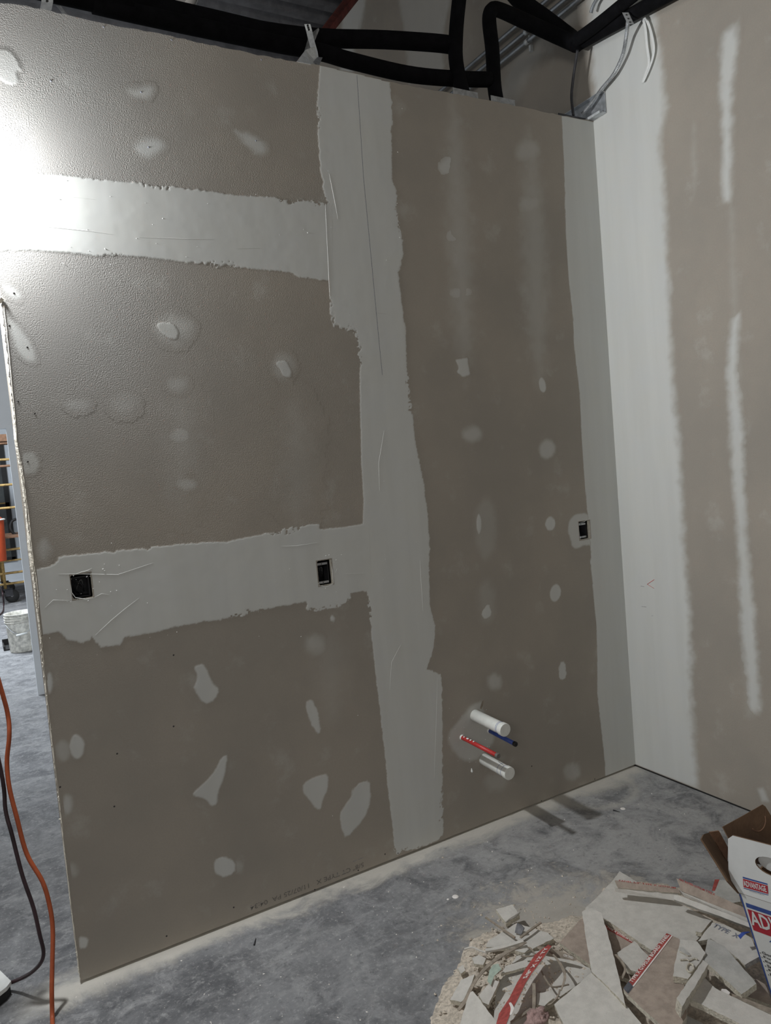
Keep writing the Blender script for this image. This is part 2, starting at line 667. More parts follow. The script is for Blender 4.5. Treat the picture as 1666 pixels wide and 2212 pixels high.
def ell(cx, cy, rx, ry, ang=0.0, n=22):
    a = math.radians(ang)
    out = []
    for k in range(n):
        t = 2 * math.pi * k / n
        x, y = rx * math.cos(t), ry * math.sin(t)
        out.append((cx + x * math.cos(a) - y * math.sin(a), cy + x * math.sin(a) + y * math.cos(a)))
    return out


# ================================================================== STRUCTURE
# floor
o = mesh('floor', [(-9, -6, 0), (6, -6, 0), (6, 13, 0), (-9, 13, 0)], [(0, 1, 2, 3)], M_FLOOR)
tag(o, 'grey dusty concrete slab floor', kind='structure')

# ---- the framed partition in the middle of the picture
W = empty('wall_back')
tag(W, 'grey-brown drywall partition with pale joint compound over its seams and screws', kind='structure')
TH = .0158


def ragged_line(p, q, step=.012, amp=.0012):
    n = max(2, int((Vector(q) - Vector(p)).length / step))
    return [(p[0] + (q[0] - p[0]) * k / n + random.uniform(-amp, amp), p[1] + (q[1] - p[1]) * k / n + random.uniform(-amp, amp)) for k in range(n)]


def rect_hole(h):
    x0, x1, z0, z1 = h
    r = .012
    L = [(x0 + r, z0), (x1 - .003, z0), (x1, z0 + .003), (x1, z1 - .003), (x1 - .003, z1), (x0 + .004, z1), (x0, z1 - .004), (x0, z0 + r), (x0 + .0035, z0 + .0035)]
    return L


XS = -1.22


def sheet(z0, z1, x0, x1, holes, left=False, top=False):
    out = []
    out += ragged_line((x0 if not left else left_x(z0), z0), (x1, z0), .05, .0006)
    out += ragged_line((x1, z0), (x1, z1 if not top else top_z(x1)), .2, .0003)
    if top:
        n = 60
        for k in range(n):
            x = x1 + (x0 - x1) * k / n
            out.append((x, top_z(x) + random.uniform(-.0022, .0016)))
    else:
        out += ragged_line((x1, z1), (x0 if not left else left_x(z1), z1), .2, .0003)
    zt = z1 if not top else top_z(x0)
    if left:
        n = int((zt - z0) / .008)
        for k in range(n):
            z = zt + (z0 - zt) * k / n
            out.append((left_x(z) + random.uniform(-.0022, .0022), z))
    else:
        out += ragged_line((x0, zt), (x0, z0), .2, .0003)
    return poly_slab('drywall_sheet', out, [rect_hole(h) for h in holes], lambda u, v: (u, 0, v), lambda u, v: (u, TH, v), [M_WALL, M_GYP], W, 1)


J2 = 2.405
XL = -2.51
# boards are cut a little above / below the outlet openings so that each opening lies in one board
s_low = sheet(.009, 1.1205, XL, XS - .0012, [], left=True)
s_mid = sheet(1.1218, J2 - .0008, XL, XS - .0012, BOX_HOLES[:2], left=True)
s_top = sheet(J2 + .0008, 3.0, XL, XS - .0012, [], left=True, top=True)
s_right = sheet(.008, 3.0, XS + .0012, -.001, BOX_HOLES[2:], top=True)

# exposed gypsum along the cut left end of the boards
EDGE_L = [(4, 660), (16, 770), (28, 900), (31.6, 950), (36, 977), (42.5, 1010), (50.6, 1073), (55, 1100), (57, 1130), (60, 1173), (65, 1218), (70, 1243), (74, 1275), (78, 1303),
          (80, 1324), (84, 1357), (88, 1389), (92.7, 1438), (99, 1500), (111, 1600), (126, 1719), (140, 1850), (157, 1990), (173, 2122)]
EDGE_W = [5, 4.5, 4.5, 4.5, 5, 5.5, 6, 6, 7, 8, 8, 8, 8, 5, 3, 3, 2.4, 2.2, 2, 2, 1.6, 1.6, 1.4, 1.2]
vs, fs = [], []
pts = []
for i in range(len(EDGE_L) - 1):
    for k in range(8):
        t = k / 8
        pts.append((EDGE_L[i][0] + (EDGE_L[i + 1][0] - EDGE_L[i][0]) * t, EDGE_L[i][1] + (EDGE_L[i + 1][1] - EDGE_L[i][1]) * t, EDGE_W[i] + (EDGE_W[i + 1] - EDGE_W[i]) * t))
for x, y, w in pts:
    a = wall(x - .5 + random.uniform(-.4, .4), y)
    b = wall(x + w + random.uniform(-.6, .6), y)
    vs += [Vector((a.x, .011, a.z)), Vector((a.x * .6 + b.x * .4, .0025 + random.uniform(-.0003, .0003), a.z)), Vector((b.x, -.0012, b.z)), Vector((b.x + .001, .001, b.z))]
for i in range(len(pts) - 1):
    k = 4 * i
    for q in range(3):
        fs.append((k + q, k + q + 1, k + q + 5, k + q + 4))
o = mesh('gypsum_edge', vs, fs, M_GYP, W)
tag(o, 'pale crumbly gypsum along the cut end of the boards')
q = [wall(x, y) + Vector((0, d_, 0)) for x, y, d_ in ((-8, 646, .0), (2, 643, -.006), (9, 648, -.004), (3, 655, -.001), (-8, 656, .002))]
q += [v + Vector((0, .003, 0)) for v in q]
mesh('torn_paper_flap', q, [(0, 1, 2, 3, 4), (9, 8, 7, 6, 5)] + [(i, 5 + i, 5 + (i + 1) % 5, (i + 1) % 5) for i in range(5)], M_GYP, W)
# wisps of torn paper on that edge
vs, fs = [], []
for i in range(90):
    x, y, w = random.choice(pts[40:])
    a = wall(x + random.uniform(0, w), y)
    r = random.uniform(.001, .0035)
    k = len(vs)
    d = Vector((random.uniform(-1, .3), random.uniform(-1, 0), random.uniform(-1, 1))).normalized() * r * 2
    e = Vector((random.uniform(-1, 1), random.uniform(-1, 1), random.uniform(-1, 1))).normalized() * r
    P = Vector((a.x, -.001, a.z))
    vs += [P, P + d, P + d * .6 + e, P + e * .5 + Vector((0, -r, 0))]
    fs += [(k, k + 1, k + 2), (k, k + 2, k + 3), (k, k + 3, k + 1), (k + 1, k + 3, k + 2)]
o = mesh('torn_paper_fibres', vs, fs, M_GYP, W)
tag(o, kind='stuff')

# rear boards, steel studs, tracks
for (x0, x1) in ((-2.505, -1.221), (-1.219, -.001)):
    box('rear_drywall_sheet', (x0, .108, .012), (x1, .1238, 3.0), M_RWALL, W)
for x in (-2.50, -2.03, -1.625, -1.24, -.815, -.41, -.035):
    multi_box('stud', [((x, TH + .0002, .02), (x + .034, TH + .0012, 2.99)), ((x, .1065, .02), (x + .034, .1078, 2.99)), ((x, TH + .0012, .02), (x + .001, .1065, 2.99))], M_STEEL, W)
multi_box('bottom_track', [((-2.504, TH + .0003, .001), (-.002, .1076, .0025))], M_STEEL, W)
multi_box('top_track', [((-2.45, TH + .0003, 2.975), (-.7, .1076, 2.977))], M_STEEL, W)

# ---- joint compound on the partition (outlines follow the photographed edges)
VERT = [(691, 139), (686, 200), (686, 300), (692, 370), (700, 410), (704, 433), (707, 500), (710, 600), (712, 640), (716, 690), (730, 708), (765, 713), (771, 730), (776, 800), (778, 900),
        (780, 1000), (785, 1080), (783, 1128), (785, 1200), (792, 1278), (800, 1350), (812, 1470), (825, 1570), (832, 1640), (837, 1700), (848, 1790), (852, 1846),
        (905, 1832), (950, 1815), (958, 1803), (957, 1700), (957, 1560), (955, 1455), (922, 1446), (938, 1400), (942, 1360), (930, 1310), (928, 1250), (930, 1190), (925, 1110),
        (915, 1040), (905, 980), (895, 930), (887, 850), (880, 790), (878, 720), (868, 650), (862, 590), (871, 565), (872, 520), (861, 470), (857, 410), (848, 390), (847, 300), (849, 250), (846, 210), (844, 174)]
BANDU = [(-140, 355), (0, 368), (100, 375), (200, 385), (320, 397), (420, 408), (500, 420), (600, 427), (703, 434), (720, 436), (722, 606), (708, 607), (690, 605), (650, 600), (630, 590), (560, 583),
         (500, 577), (440, 573), (380, 565), (300, 555), (200, 553), (150, 548), (60, 540), (0, 542), (-140, 540)]
BANDL = [(60, 1226), (79, 1226), (117, 1220), (125, 1204), (168, 1196), (222, 1193), (298, 1185), (406, 1173), (492, 1169), (530, 1161), (600, 1147), (665, 1132), (691, 1131), (692, 1142), (735, 1139),
         (784, 1131), (800, 1130), (805, 1277), (795, 1277), (762, 1284), (757, 1296), (735, 1310), (697, 1320), (681, 1324), (660, 1315), (662, 1300), (600, 1312), (519, 1330), (438, 1345), (357, 1361),
         (298, 1374), (271, 1377), (260, 1393), (217, 1401), (200, 1380), (179, 1388), (146, 1383), (125, 1366), (92, 1372), (70, 1372)]
CORN = [(1213, 250), (1218, 350), (1222, 500), (1228, 600), (1238, 690), (1240, 750), (1252, 850), (1257, 960), (1262, 1030), (1267, 1090), (1276, 1180), (1275, 1210), (1283, 1300), (1288, 1350),
        (1290, 1420), (1290, 1500), (1298, 1570), (1306, 1640), (1308, 1690), (1400, 1690), (1400, 200)]
for nm, pl in (('joint_compound', VERT), ('joint_compound', BANDU), ('joint_compound', BANDL)):
    mud_patch(nm, pl, 'main', W, .004, .0085, .0006, res=.003, pocks=True)
mud_patch('joint_compound', CORN, 'main', W, .004, .0035, .0004, res=.004)
# loose skim beside the seam, with gaps in it
mud_patch('compound_smear', [(712, 645), (745, 648), (760, 660), (790, 690), (790, 725), (765, 716), (745, 712), (722, 705), (714, 680)], 'main', W, .004, .011, .0005, res=.003, pocks=True)
def chaikin(P):
    out = []
    for i in range(len(P)):
        a, b = P[i], P[(i + 1) % len(P)]
        out += [(a[0] * .78 + b[0] * .22, a[1] * .78 + b[1] * .22), (a[0] * .22 + b[0] * .78, a[1] * .22 + b[1] * .78)]
    return out


HARD = [
    [(-20, 100), (20, 103), (40, 125), (53, 158), (38, 152), (45, 180), (22, 188), (-20, 160)],
    [(335, 703), (345, 693), (375, 695), (390, 715), (385, 738), (365, 735), (345, 720)],
    [(592, 785), (600, 777), (620, 775), (632, 800), (630, 817), (612, 818), (603, 800)],
    [(710, 1330), (719, 1324), (728, 1335), (724, 1347), (711, 1345)],
    [(415, 1440), (440, 1430), (452, 1450), (464, 1480), (478, 1490), (468, 1513), (440, 1525), (415, 1490), (425, 1465)],
    [(655, 1518), (675, 1505), (690, 1540), (697, 1583), (684, 1589), (668, 1560)],
    [(478, 1632), (495, 1628), (487, 1680), (473, 1712), (472, 1738), (455, 1745), (443, 1727), (415, 1722), (415, 1711), (440, 1690), (462, 1665)],
    [(653, 1692), (680, 1675), (712, 1668), (710, 1708), (700, 1725), (695, 1751), (682, 1750), (665, 1728), (652, 1712)],
    [(747, 1738), (767, 1692), (801, 1680), (804, 1728), (790, 1770), (747, 1815), (735, 1790), (732, 1757)],
    [(168, 2020), (195, 2023), (190, 2050), (168, 2052)],
    [(460, 1857), (485, 1846), (511, 1860), (508, 1886), (485, 1899), (462, 1885)],
    [(981, 776), (1000, 772), (1012, 770), (1014, 790), (1018, 812), (1002, 818), (984, 806), (990, 792)],
    [(1035, 1325), (1057, 1298), (1066, 1328), (1047, 1342)],
    [(1208, 1430), (1221, 1425), (1228, 1466), (1204, 1471)],
    ell(1172, 832, 9, 18, -8), ell(1035, 1132, 7, 24, 0), ell(1200, 1281, 13, 21, 8), ell(166, 1613, 19, 29, 0), ell(1189, 1131, 12, 17, 0), ell(107, 1475, 10, 26, 0),
]
for pl in HARD:
    mud_patch('screw_patch', chaikin(pl), 'main', W, .009, .0045, .0005, .5 if pl[0] == (-20, 100) else .9, res=.0025)
SOFT = [  # outline, feather (m), strength
    ([(268, 190), (285, 181), (334, 179), (339, 200), (322, 222), (295, 221), (273, 206)], .03, .8), (ell(322, 317, 42, 31, 0), .035, .85),
    ([(495, 272), (545, 282), (583, 308), (584, 338), (560, 344), (518, 312)], .03, .75), ([(-10, 610), (30, 613), (55, 640), (42, 654), (10, 642)], .02, .8),
    ([(10, 682), (30, 688), (62, 725), (83, 765), (85, 788), (58, 788), (33, 762), (18, 715)], .016, .75), (ell(376, 712, 54, 45, 0), .05, .55), (ell(612, 790, 34, 38, 0), .04, .35),
    (ell(385, 832, 32, 26, 0), .035, .4), (ell(170, 876, 36, 20, 0), .03, .32), (ell(270, 876, 42, 34, 0), .05, .3), (ell(388, 940, 34, 32, 0), .04, .5), (ell(626, 950, 44, 34, 0), .05, .3),
    (ell(402, 1046, 30, 22, 0), .03, .5), (ell(640, 1080, 36, 24, 0), .04, .42), (ell(63, 1001, 26, 28, 0), .012, .6), (ell(95, 1190, 22, 34, 0), .03, .5), (ell(680, 1392, 32, 32, 0), .045, .45),
    (ell(136, 1621, 22, 28, 0), .02, .45), (ell(145, 1737, 17, 28, 0), .02, .7), (ell(158, 1880, 18, 22, 0), .025, .4), (ell(515, 1872, 18, 18, 0), .02, .25),
    (ell(972, 357, 27, 30, 0), .045, .75), (ell(986, 507, 25, 27, 0), .04, .6), (ell(996, 631, 26, 23, 0), .04, .55), (ell(1020, 938, 22, 20, 0), .035, .55), (ell(1068, 1473, 16, 19, 0), .03, .55),
    (ell(1140, 325, 26, 28, 0), .05, .4), (ell(1144, 440, 24, 24, 0), .045, .45), (ell(1156, 575, 22, 28, 0), .045, .42), (ell(1160, 722, 22, 30, 0), .05, .4), (ell(1182, 970, 17, 21, 0), .025, .6),
    (ell(1236, 1667, 18, 20, 0), .03, .4), (ell(1070, 1690, 24, 22, 0), .04, .25), (ell(992, 520, 46, 340, -2.5), .11, .34), (ell(1155, 560, 44, 310, -2.5), .11, .32), (ell(1052, 1300, 30, 60, 0), .06, .2),
    (ell(640, 1000, 70, 170, 0), .16, .2), (ell(390, 960, 70, 190, 0), .16, .25), (ell(300, 420, 90, 50, 0), .1, .1), (ell(1050, 1140, 26, 60, 0), .05, .22), (ell(715, 1460, 60, 130, 0), .14, .14),
    ([(983, 1560), (1000, 1540), (1015, 1517), (1046, 1507), (1048, 1535), (1068, 1560), (1074, 1605), (1052, 1625), (1036, 1645), (1010, 1651), (983, 1636), (964, 1605), (968, 1575)], .022, .55),
    ([(1226, 1135), (1231, 1120), (1241, 1110), (1251, 1108), (1263, 1107), (1285, 1110), (1285, 1182), (1268, 1178), (1255, 1183), (1243, 1188), (1236, 1183), (1230, 1165), (1226, 1150)], .01, .8),
]
for pl, sf, am in SOFT:
    if len(pl) == 22 and .02 <= sf <= .05 and pl[0][0] > 900:
        mx, my = sum(q[0] for q in pl) / 22, sum(q[1] for q in pl) / 22
        pl = [(mx + (q[0] - mx) * 1.28, my + (q[1] - my) * 1.28) for q in pl]
    mud_patch('feathered_patch', chaikin(pl), 'main', W, sf, .004, .0001, am, res=.005 if sf < .06 else .010)


def ridge(pts, w=.0011, h=.00025):
    P = [wall(*q) for q in pts]
    vs, fs = [], []
    for i, p in enumerate(P):
        a, b = P[max(i - 1, 0)], P[min(i + 1, len(P) - 1)]
        t = (b - a).normalized()
        nrm = Vector((t.z, 0, -t.x))
        e = .15 if i in (0, len(P) - 1) else 1
        vs += [p + nrm * w * e + Vector((0, -.0005, 0)), p + Vector((0, -.0009 - h * e, 0)), p - nrm * w * e + Vector((0, -.0005, 0))]
    for i in range(len(P) - 1):
        k = 3 * i
        fs += [(k, k + 1, k + 4, k + 3), (k + 1, k + 2, k + 5, k + 4)]
    o = mesh('trowel_ridge', vs, fs, M_RWALL, W)
    at = o.data.attributes.new('mud', 'FLOAT', 'POINT')
    at.data.foreach_set('value', [1.0] * len(vs))


for r_ in ([(711, 375), (718, 410), (724, 440), (730, 474)], [(703, 440), (704, 470), (707, 530), (710, 590), (712, 640)], [(206, 1372), (240, 1340), (270, 1315), (300, 1292)],
           [(607, 1180), (640, 1179), (685, 1172)], [(866, 1392), (846, 1430), (842, 1490)], [(907, 1210), (910, 1260), (914, 1320)], [(945, 1465), (943, 1540), (941, 1600), (938, 1680)],
           [(75, 488), (130, 493), (200, 500), (245, 507)], [(300, 513), (400, 516), (460, 517)], [(510, 537), (560, 536)], [(126, 1240), (190, 1240), (255, 1241), (330, 1216)],
           [(203, 1291), (220, 1282), (235, 1285)], [(97, 1313), (115, 1296), (150, 1297)], [(820, 1060), (818, 1000), (830, 930)], [(745, 1240), (785, 1238)], [(725, 1237), (728, 1228)],
           [(808, 675), (836, 678)], [(153, 1262), (155, 1280), (163, 1291), (185, 1294), (202, 1291)], [(156, 1243), (175, 1236), (190, 1232), (199, 1227)], [(688, 1265), (705, 1267), (720, 1261)], [(721, 1260), (719, 1240), (717, 1222)],
           [(1249, 1131), (1262, 1127), (1272, 1121)], [(1249, 1136), (1254, 1165)], [(1257, 1168), (1277, 1164)], [(90, 415), (150, 425), (205, 431)]):
    ridge(r_)
# the seam line showing through the tape
vs, fs = [], []
for x, y in ((771, 163), (778, 270), (785, 380), (803, 570), (820, 750), (826, 810)):
    q = wall(x, y)
    vs += [q + Vector((-.0009, -.00105, 0)), q + Vector((.0009, -.00105, 0))]
mesh('tape_seam', vs, [(2 * i, 2 * i + 1, 2 * i + 3, 2 * i + 2) for i in range(5)], M_GREYINK, W)

# screw dimples
for x, y in ((224, 58), (371, 86), (565, 129), (30, 633), (20, 703), (59, 750), (39, 867), (75, 893), (60, 997), (110, 175), (305, 199), (321, 318), (553, 304), (590, 2044), (505, 1960), (360, 2022), (130, 1700), (247, 1742),
             (253, 1628), (860, 1843), (774, 1880), (680, 1922), (832, 1845), (1170, 1730), (985, 1812), (1285, 1683), (375, 1415), (375, 1569), (1149, 1655)):
    p = wall(x, y)
    lathe('screw_dimple', [(.0030, 0), (.0024, .0004), (.0001, .0005)], (p.x, -.0003, p.z), (0, -1, 0), M_GREYINK if y < 340 and x > 60 else M_INK, W, 8)
# bits of dried compound stuck on the boards
vs, fs = [], []
for i in range(130):
    x, y = random.choice(((random.uniform(90, 700), random.uniform(390, 590)), (random.uniform(100, 780), random.uniform(1150, 1380)), (random.uniform(715, 870), random.uniform(180, 1780)),
                          (random.uniform(140, 260), random.uniform(1215, 1310)), (random.uniform(680, 740), random.uniform(1190, 1280)), (random.uniform(970, 1060), random.uniform(1530, 1650))))
    p = wall(x, y)
    r = random.uniform(.0005, .0013)
    k = len(vs)
    P = Vector((p.x, -.0008, p.z))
    a = random.uniform(0, 3)
    d = Vector((math.cos(a), 0, math.sin(a))) * r * random.uniform(1, 2.5)
    e = Vector((-math.sin(a), 0, math.cos(a))) * r
    vs += [P - d, P - e, P + d, P + e, P + Vector((0, -r * .8, 0))]
    fs += [(k, k + 1, k + 4), (k + 1, k + 2, k + 4), (k + 2, k + 3, k + 4), (k + 3, k, k + 4)]
o = mesh('compound_crumbs', vs, fs, M_WHITE, W)
tag(o, kind='stuff')

# factory print, upside down along the foot of the board
pr = wall(786, 1869)
pl_ = wall(541, 1962)
w_ = (pr - pl_).length
ex = Vector((-1, 0, 0))
lettering('printed_lettering', '5/8" CT TYPE X   11/07/25 PA  04:34', Vector((pr.x, -.0006, pr.z + .012)), ex, Vector((0, 0, -1)), w_, .018, M_PRINT, W, .004)
lettering('printed_lettering', '--- --', Vector((wall(785, 1852).x, -.0006, wall(785, 1852).z)), ex, Vector((0, 0, -1)), .045, .0015, M_GREYINK, W)

# ---- long wall on the right, carrying on behind the partition
RW = mesh('wall_right', [(0, -6, 0.006), (0, 13, 0.006), (0, 13, 4.8), (0, -6, 4.8), (.12, -6, 0.006), (.12, 13, 0.006), (.12, 13, 4.8), (.12, -6, 4.8)],
          [(3, 2, 1, 0), (4, 5, 6, 7), (0, 4, 7, 3), (1, 2, 6, 5), (2, 3, 7, 6)], M_RWALL)
tag(RW, 'tall drywall side wall with soft vertical bands of joint compound', kind='structure')
RB = [(1255, 300), (1278, 262), (1262, -40), (1420, -40), (1430, 60), (1440, 110), (1446, 170), (1450, 230), (1436, 290), (1446, 400), (1452, 550), (1460, 700), (1468, 850), (1479, 950), (1486, 1100), (1492, 1200),
      (1501, 1300), (1504, 1450), (1511, 1600), (1520, 1720), (1345, 1668)]
mud_patch('joint_compound', RB, 'right', RW, .055, .006, .0012, 1.0, .008)
mud_patch('joint_compound', [(1266, 300), (1284, 258), (1312, 247), (1328, 300), (1322, 400), (1340, 700), (1362, 1000), (1372, 1200), (1392, 1500), (1408, 1680), (1355, 1665)], 'right', RW, .006, .003, .0012, 1.0, .005)
mud_patch('joint_compound', [(1555, 62), (1601, 33), (1604, 100), (1592, 200), (1592, 350), (1588, 440), (1574, 450), (1558, 446), (1549, 400), (1552, 300), (1546, 200), (1548, 120)], 'right', RW, .042, .005, .0008, .95, .006)
mud_patch('joint_compound', [(1572, 685), (1607, 658), (1607, 730), (1602, 800), (1614, 900), (1618, 1000), (1618, 1050), (1623, 1150), (1632, 1250), (1643, 1350), (1649, 1450), (1655, 1540), (1632, 1553), (1606, 1530),
                             (1602, 1450), (1592, 1350), (1586, 1200), (1571, 1000), (1566, 880), (1561, 800), (1566, 730)], 'right', RW, .042, .005, .0008, .95, .006)
mud_patch('joint_compound', [(1560, 330), (1590, 330), (1640, 1560), (1600, 1560)], 'right', RW, .05, .004, .0004, .22, .008)
mud_patch('screw_patch', [(1632, 1700), (1650, 1696), (1668, 1735), (1645, 1738)], 'right', RW, .02, .004, .0008, .6, .006)
mud_patch('feathered_patch', ell(1500, 340, 14, 90, 0), 'right', RW, .05, .004, .0004, .25, .008)
# bands on the stretch seen above the partition
mud_patch('joint_compound', [(735, 30), (765, -20), (800, -40), (790, 40), (772, 100), (765, 180), (730, 170)], 'right', RW, .08, .006, .0008, .75, .012)
mud_patch('joint_compound', [(850, -40), (985, -40), (965, 60), (960, 190), (880, 190), (868, 60)], 'right', RW, .05, .006, .0008, .45, .012)
mud_patch('joint_compound', [(1055, 250), (1100, 110), (1200, 10), (1250, -30), (1270, -20), (1268, 60), (1180, 130), (1120, 230)], 'right', RW, .1, .006, .0006, .35, .014)  # paler slanting band: lit stretch below the conduits put into the colour
mud_patch('joint_compound', [(900, 20), (918, 15), (916, 30), (905, 30)], 'right', RW, .02, .006, .0006, .6, .008)
# red mark and pencil ticks on the corner band
for pts_, m_, r_ in (([(1414, 1252), (1399, 1262)], M_REDINK, .0012), ([(1399, 1262), (1414, 1271)], M_REDINK, .0009), ([(1385, 1266), (1392, 1267)], M_GREYINK, .0008),
                     ([(1387, 1310), (1397, 1311)], M_GREYINK, .0008), ([(1408, 1330), (1412, 1330)], M_GREYINK, .0006)):
    o = tube('marker_stroke', [rwall(*q) + Vector((-.0016, 0, 0)) for q in pts_], r_, m_, RW, 5, False)

# black strip painting in the shade of the crack under the right wall
box('gap_shade_right', (-.002, -6, .0), (.11, 13, .0058), M_BLACK, None)
tag(bpy.data.objects['gap_shade_right'], 'black strip painted in for the shaded gap under the side wall', kind='structure')

# ---- steel deck overhead with its red ledger angle
ZC = 4.72
vs, fs = [], []
prof = []
y = -6.0
while y < 12.8:
    prof += [(y, 0), (y + .065, 0), (y + .085, .045), (y + .132, .045)]
    y += .152
for yy, zz in prof:
    vs += [(-8, yy, ZC + zz), (-.001, yy, ZC + zz)]
for i in range(len(prof) - 1):
    k = 2 * i
    fs.append((k, k + 1, k + 3, k + 2))
o = mesh('ceiling', vs, fs, M_DECK)
tag(o, 'dark corrugated steel roof deck', kind='structure')
multi_box('trim_1', [((-.010, 0.3, ZC - .055), (-.0005, 12.5, ZC - .001)), ((-.055, 0.3, ZC - .010), (-.010, 12.5, ZC - .001))], M_REDPRIMER)
tag(bpy.data.objects['trim_1'], 'red primed steel angle where deck meets side wall', kind='structure')

# ---- far partition with the opening seen past the end of the wall
YF = 3.79
box('wall_far', (-2.333, YF, 0), (-.02, YF + .05, 4.6), M_PALEWALL)
tag(bpy.data.objects['wall_far'], 'pale blue-grey partition beside the far opening', kind='structure')
box('wall_header', (-4.2, YF, 2.055), (-2.333, YF + .05, 4.6), M_PALEWALL)
tag(bpy.data.objects['wall_header'], 'pale wall over the far opening', kind='structure')
box('wall_far_left', (-6.5, YF, 0), (-4.2, YF + .05, 4.6), M_PALEWALL)
tag(bpy.data.objects['wall_far_left'], 'pale partition left of the far opening', kind='structure')
# end wall of the far room with dark glazing
YE = 12.3
box('wall_end', (-9, YE, 0), (6, YE + .1, 4.7), M_PALEWALL)
tag(bpy.data.objects['wall_end'], 'pale end wall of the far room', kind='structure')
win = empty('window_1', (-2.6, YE - .03, 0))
tag(win, 'dark glazed storefront in the far room', kind='structure')
x1 = on(9, 1000, 1, YE).x
for i, (za, zb) in enumerate(((.45, 1.35), (1.42, 2.5))):
    box('window_pane', (-5.0, YE - .02, za), (x1 - .05, YE - .01, zb), M_GLASS, win)
for lo, hi in (((-5.05, YE - .05, .38), (x1, YE - .004, .45)), ((-5.05, YE - .05, 1.35), (x1, YE - .004, 1.42)), ((-5.05, YE - .05, 2.5), (x1, YE - .004, 2.6)), ((x1 - .06, YE - .05, .38), (x1 + .02, YE - .004, 2.6))):
    box('window_frame', lo, hi, M_BLACK, win)
box('window_sill', (-5.0, YE - .06, 1.40), (x1 - .06, YE - .05, 1.425), M_YELLOW, win)

# ================================================================== THINGS ON THE PARTITION
# outlet boxes let into the board
def outlet_box(i, label):
    x0, x1, z0, z1 = BOX_HOLES[i]
    t = empty('electrical_box', ((x0 + x1) / 2, .02, z0))
    tag(t, label, 'outlet box', 'open outlet boxes in the partition')
    a, b, c, d = x0 - .001, x1 - .006, z0 + .004, z1 - .010
    y0, y1, k = .0185, .072, .0016
    multi_box('box_body', [((a, y0, c), (a + k, y1, d)), ((b - k, y0, c), (b, y1, d)), ((a + k, y0, c), (b - k, y1, c + k)), ((a + k, y0, d - k), (b - k, y1, d)), ((a, y1, c), (b, y1 + k, d))], M_DARKMETAL, t)
    if i > 0:
        for zz in (c + .001, d - .009):
            e = box('mounting_ear', (a + .004, y0 - .0014, zz), (b - .003, y0 - .0002, zz + .008), M_STEEL, t)
            lathe('ear_hole', [(.0022, 0), (.0001, .0002)], ((a + b) / 2, y0 - .0016, zz + .004), (0, -1, 0), M_BLACK, e, 8)
    cx, cz = (a + b) / 2, (c + d) / 2
    for q in range(3):
        o1 = (q - 1) * .012
        tube('wire', [(cx + o1, .070, c + .006), (cx - .014 + o1 * .5, .046, cz - .01), (cx - .006 + o1, .036 + .004 * q, cz + .018), (cx + .012, .044, cz - .002 + o1), (cx + .014, .060, c + .012)],
             .0019, (M_BLACK, M_DARKMETAL, M_WIRE)[q] if i != 2 else M_BLACK, t, 7)
    return t


outlet_box(0, 'open outlet box with looped wires nearest the cut left end of partition')
outlet_box(1, 'open outlet box in pale compound band beside the long vertical seam')
outlet_box(2, 'open outlet box close to the inside corner of the two walls')


# capped drain stubs and water tubes
def drain(x, z, L, label, rings, droop=0.0):
    t = empty('drain_pipe', (x, 0, z))
    tag(t, label, 'pipe', 'capped white drain stubs')
    r = .0242
    d = Vector((0, -1, -droop)).normalized()
    O = Vector((x, .06, z))
    lathe('pipe', [(r * .9, 0), (r, 0), (r, L + .06 - .012)], O, d, M_PVC, t)
    lathe('end_cap', [(r + .0002, L + .06 - .022), (r + .0022, L + .06 - .021), (r + .0024, L + .06 - .002), (r + .0012, L + .06), (.0001, L + .06)], O, d, M_PVC, t).data.polygons.foreach_set('use_smooth', [False] * 28 * 4)
    for h in rings:
        lathe('blue_ring', [(r + .0003, h + .06), (r + .0005, h + .0605), (r + .0003, h + .0615)], O, d, M_BLUEINK, t)
    return t


drain(-.914, .479, .200, 'upper white plastic drain stub with a flat end cap above blue tube', (.165, .171), .04)
drain(-.886, .283, .170, 'lower white plastic drain stub shaded by the red tube', (.118, .141), .04)
o_ = bpy.data.objects
lettering('pipe_print', 'PVC DWV', Vector((-.8955, -.150, .3050)), Vector((.2, 1, 0)).normalized(), Vector((-.95, .19, .25)).normalized(), .05, .006, M_INK, o_['drain_pipe.001'])


def water_tube(name, x, z, L, mat, label, droop):
    t = empty(name, (x, 0, z))
    tag(t, label, 'tube', 'water tubes in the partition')
    d = Vector((0, -1, -droop)).normalized()
    O = Vector((x, .06, z))
    r = .0088
    tube('tubing', [O, O + d * (L + .052)], r, mat, t, 16, False)
    lathe('end_plug', [(r + .0002, L + .046), (r + .0014, L + .047), (r + .0014, L + .058), (r * .7, L + .060), (.0001, L + .056)], O, d, M_PLUG if name[0] == 'r' else M_BLACK, t, 16)
    lathe('compound_collar', [(r + .0035, .059), (r + .002, .062), (r + .0003, .066)], O, d, M_PVC, t, 14)
    return t


rt = water_tube('red_water_tube', -.988, .403, .243, M_RED, 'red water tube with grey plug crossing over the lower drain stub', .02)
water_tube('blue_water_tube', -.847, .397, .176, M_BLUE, 'blue water tube with black plug under the upper drain stub', .05)
# white compound dribbles on the red tube
for k in range(7):
    yy = -random.uniform(.02, .09)
    lathe('compound_spot', [(.004, 0), (.0028, .0009), (.0001, .0012)], (-.988 - .004, yy, .403 + .0078), (-.4, -.1, 1), M_WHITE, rt, 7)
mesh('torn_notch', [wall(x, y) + Vector((0, -.0006, 0)) for x, y in ((1037, 1530), (1041, 1516), (1046, 1511), (1044, 1522), (1040, 1532))], [(0, 1, 2, 3, 4)], M_STRIP, W)
